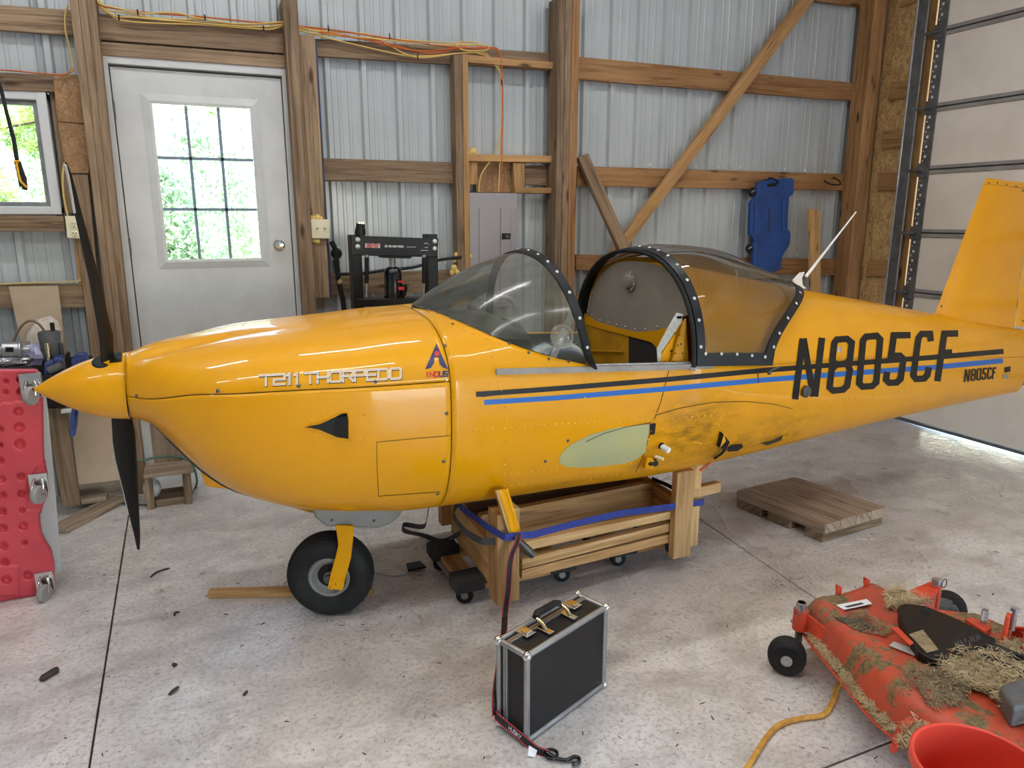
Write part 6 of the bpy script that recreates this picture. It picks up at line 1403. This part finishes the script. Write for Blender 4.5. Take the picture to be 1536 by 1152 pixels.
z4 = [(1262, 925), (1290, 915), (1320, 930), (1345, 945), (1330, 955), (1290, 948), (1270, 940)]
z5 = [(1345, 1118), (1360, 1092), (1385, 1090), (1400, 1100), (1385, 1125), (1365, 1128)]
z6 = [(1496, 968), (1540, 965), (1560, 990), (1520, 985)]
mound(z1, ZT, .02, 'dried_clippings'); mound(z2, ZT-.004, .012, 'dried_clippings'); mound(z3, ZT-.01, .014, 'dried_clippings'); mound(z5, .15, .035, 'dried_clippings')
clip(z1, 2600, ZT+.012, .06, 'straw_stems', M['straw']); clip(z2, 1200, ZT+.004, .03, 'straw_stems', M['clippings']); clip(z3, 800, ZT, .04, 'straw_stems', M['straw']); clip(z4, 900, ZT, .02, 'straw_stems', M['clippings'], .01); clip(z5, 700, .16, .05, 'straw_stems', M['straw'], .04); clip(z6, 500, ZT, .05, 'straw_stems', M['straw'])
lip = [(1222, 962), (1232, 962), (1270, 1000), (1330, 1056), (1360, 1088), (1346, 1092), (1300, 1052), (1255, 1005)]
rows = []
for k in range(46):
    y = ye0-.06-(ye0-.06-1.02)*k/45; x0 = le(y); h = .018*(.5+rnd.rand()); rows.append([V(x0-.042+.004*rnd.rand(), y, ZR+.001), V(x0-.032, y, ZR+h*.8), V(x0-.016, y, ZR+h), V(x0-.003, y, ZR+h*1.4), V(x0+.002, y, ZR+.001)])
o = MB().grid(rows).build('dried_clippings', M['clippings'], MD, smooth=180); o['kind'] = 'stuff'
mb = MB()
for k in range(1500):
    y = rnd.uniform(1.0, ye0-.05); p = V(le(y)-rnd.uniform(.0, .046), y, ZR+rnd.uniform(.006, .026)); a_ = rnd.uniform(0, 2*PI); l = rnd.uniform(.006, .03); dd = V(math.cos(a_), math.sin(a_), rnd.normal(0, .2))*l/2; nn = V(-math.sin(a_), math.cos(a_), 0)*.0011
    mb.add([p-dd-nn, p-dd+nn, p+dd+nn*.5, p+dd-nn*.5], [(0, 1, 2, 3)])
o = mb.build('straw_stems', M['straw'], MD, fixn=False); o['kind'] = 'stuff'

BU = thing('plastic_bucket', 'round red orange plastic bucket in the lower right corner', 'bucket', (1.6, .98, 0))
zc = .37; rc_ = onz(1471, 1146, zc); br_ = .145
MB().lathe([(.0, .004), (.118, .0), (.120, .006), (br_-.006, zc-.03), (br_+.006, zc-.028), (br_+.006, zc-.002), (br_+.002, zc), (br_-.004, zc-.003), (.116, .010), (0, .008)], V(rc_[0], rc_[1], 0), (0, 0, 1), 64, caps=False).build('pail', M['bucket'], BU, smooth=40)
MB().tube([V(rc_[0]+(br_+.012)*math.cos(a), rc_[1]+(br_+.012)*math.sin(a), zc-.05+.012*math.sin(a)) for a in [PI*k/24-2.6 for k in range(25)]], .003, 6).build('bail_handle', M['galv'], BU, smooth=60)
cp = [onz(x, y, .009) for x, y in ((1105, 1172), (1122, 1150), (1150, 1106), (1172, 1086), (1205, 1077), (1235, 1072), (1250, 1050), (1256, 1030), (1268, 1023), (1300, 1030))]
tag(MB().tube(smoothline(cp, 8), .009, 10).build('extension_cord', M['cord'] if 'cord' in M else M['cable_yellow'], smooth=60, loc=cp[3]), 'thick yellow extension cord curling out from under the mower deck', 'cord')
# ------------------------------------------------------------------ litter on the floor
LITT = [((60, 1020), (88, 1004), .012, 'dark brown twig lying on the floor at the lower left'), ((225, 866), (255, 852), .004, 'curved dry stem on the floor left of the pine stick'), ((253, 1042), (268, 1032), .006, 'bent black scrap on the floor in front of the propeller'),
        ((262, 924), (270, 918), .004, 'small curled wire loop on the floor left of the nose wheel'), ((460, 968), (478, 950), .003, 'pale string end on the floor below the nose wheel'), ((262, 1000), (266, 997), .005, 'tiny dark ring scrap on the floor below the wire loop'), ((365, 1043), (368, 1040), .005, 'tiny curled leaf on the bluish floor glare')]
for i, (a, b, r, lab) in enumerate(LITT):
    A_, B_2 = onz(*a, r), onz(*b, r); m_ = (A_+B_2)/2+V(.01*(-1)**i, .012, .002)
    tag(MB().tube(smoothline([A_, m_, B_2], 4), [r*.5]+[r]*7+[r*.4], 6).build('twig' if i < 2 else 'floor_scrap', M['dark_bark'] if i != 4 else M['pale'], smooth=60, loc=A_), lab, 'twig' if i < 2 else 'scrap')
rnd = np.random.RandomState(4); mb = MB()
for k in range(1500):
    if k < 1000: x, y = onz(rnd.uniform(90, 1530), rnd.uniform(735, 1150))[:2]
    elif k < 1180: x, y = onz(rnd.normal(1180, 26), rnd.normal(868, 10))[:2]
    else: x, y = onz(rnd.normal(520, 60), rnd.normal(900, 26))[:2]
    s = rnd.uniform(.001, .0026)*(1 if rnd.rand() < .92 else 2.2); a = rnd.uniform(0, 2*PI); l = s*rnd.uniform(.6, 3.0)
    c, n = V(math.cos(a), math.sin(a), 0), V(-math.sin(a), math.cos(a), 0); p = V(x, y, .0006)
    mb.add([p-c*l-n*s*.3, p+c*l-n*s*.5, p+c*l*.8+n*s*.5, p-c*l*.7+n*s*.4, p+V(0, 0, s*.5)], [(0, 1, 4), (1, 2, 4), (2, 3, 4), (3, 0, 4)])
o = mb.build('floor_debris', M['dark_bark']); tag(o, 'scattered dark specks and leaf bits across the concrete floor', 'debris', None, 'stuff')

# ------------------------------------------------------------------ outdoors behind door and window
GR = MB().box((-14, 5.05, -.32), (14, 30, -.12)).build('ground', M['grass_out']); GR['kind'] = 'structure'
YD = MB().box((-20, -30, -.32), (20, -3.72, -.05)).build('driveway', M['concrete']); YD['kind'] = 'structure'
SY = MB().box((6.62, -3.7, -.32), (20, 5.0, -.05)).build('ground', M['concrete']); SY['kind'] = 'structure'
def leaves(mb, c, R, n, size, seed, needle=False, shell=.55):
    r_ = np.random.RandomState(seed)
    for k in range(n):
        d = r_.normal(size=3); d /= np.linalg.norm(d); q = np.array(c)+d*np.array(R)*(shell+(1-shell)*r_.rand()); q[2] = max(q[2], -.1)
        a = r_.normal(size=3); a /= np.linalg.norm(a); b = np.cross(a, r_.normal(size=3)); b /= np.linalg.norm(b); s = size*(.5+r_.rand())
        if needle:
            for j in range(7):
                e = a+.9*(r_.normal(size=3)); e /= np.linalg.norm(e); bb = np.cross(e, b); bb /= np.linalg.norm(bb)+1e-9
                mb.add([q-bb*s*.035, q+bb*s*.035, q+e*s], [(0, 1, 2)])
        else: mb.add([q-a*s, q+b*s*.45, q+a*s, q-b*s*.45], [(0, 1, 2, 3)])
def shrub(label, x, y, R, n, size, seed, mat='leaf', group='shrubs outside the door'):
    t = thing('shrub', label, 'shrub', (x, y, -.12), 0, group); mb = MB(); r_ = np.random.RandomState(seed)
    for k in range(5): leaves(mb, (x+r_.normal()*R[0]*.45, y+r_.normal()*R[1]*.4, R[2]*(.5+.5*r_.rand())), (R[0]*.6, R[1]*.6, R[2]*.6), n//5, size, seed+k)
    mb.build('foliage', M[mat], t, fixn=False); MB().tube([(x, y, -.12), (x+.05, y, R[2])], [.04, .015], 6).build('stem', M['bark'], t)
shrub('tall bright green shrub filling the left panes of the door', -.35, 8.2, (.9, .8, 1.75), 22000, .032, 21)
shrub('tall pale green shrub filling the right panes of the door', 1.3, 8.6, (1.2, .8, 1.8), 22000, .032, 22)
shrub('hazy green bushes along the far edge seen through the door top', .5, 11.5, (2.6, 1.0, 2.3), 20000, .05, 23)
shrub('low sunlit plants seen in the bottom row of door panes', .35, 6.4, (.8, .5, .9), 7000, .04, 24)
T = thing('pine_tree', 'sunlit pine tree with long needles close outside the left window', 'tree', (-1.6, 6.6, -.12)); mb = MB()
rp = np.random.RandomState(31)
for k in range(46): leaves(mb, (-1.5+rp.normal()*.6, 6.3+rp.rand()*.9, .8+rp.rand()*2.2), (.26, .26, .2), 110, .12, 40+k, True)
mb.build('needles', M['pine_leaf'], T, fixn=False)
MB().tube([(-1.6, 7.2, -.12), (-1.6, 7.2, 3.6)], [.09, .03], 8).build('trunk', M['bark'], T)
for k in range(9): z = .7+k*.26; MB().tube([(-1.6, 7.2, z), (-1.6+.9*math.cos(k*2.1), 6.7-.3*abs(math.sin(k)), z+.15)], [.02, .006], 6).build('branch', M['bark'], T)
shrub('dense green hedge behind the pine tree', -3.3, 11.5, (1.8, .8, 3.0), 16000, .05, 50, group='shrubs outside the window')
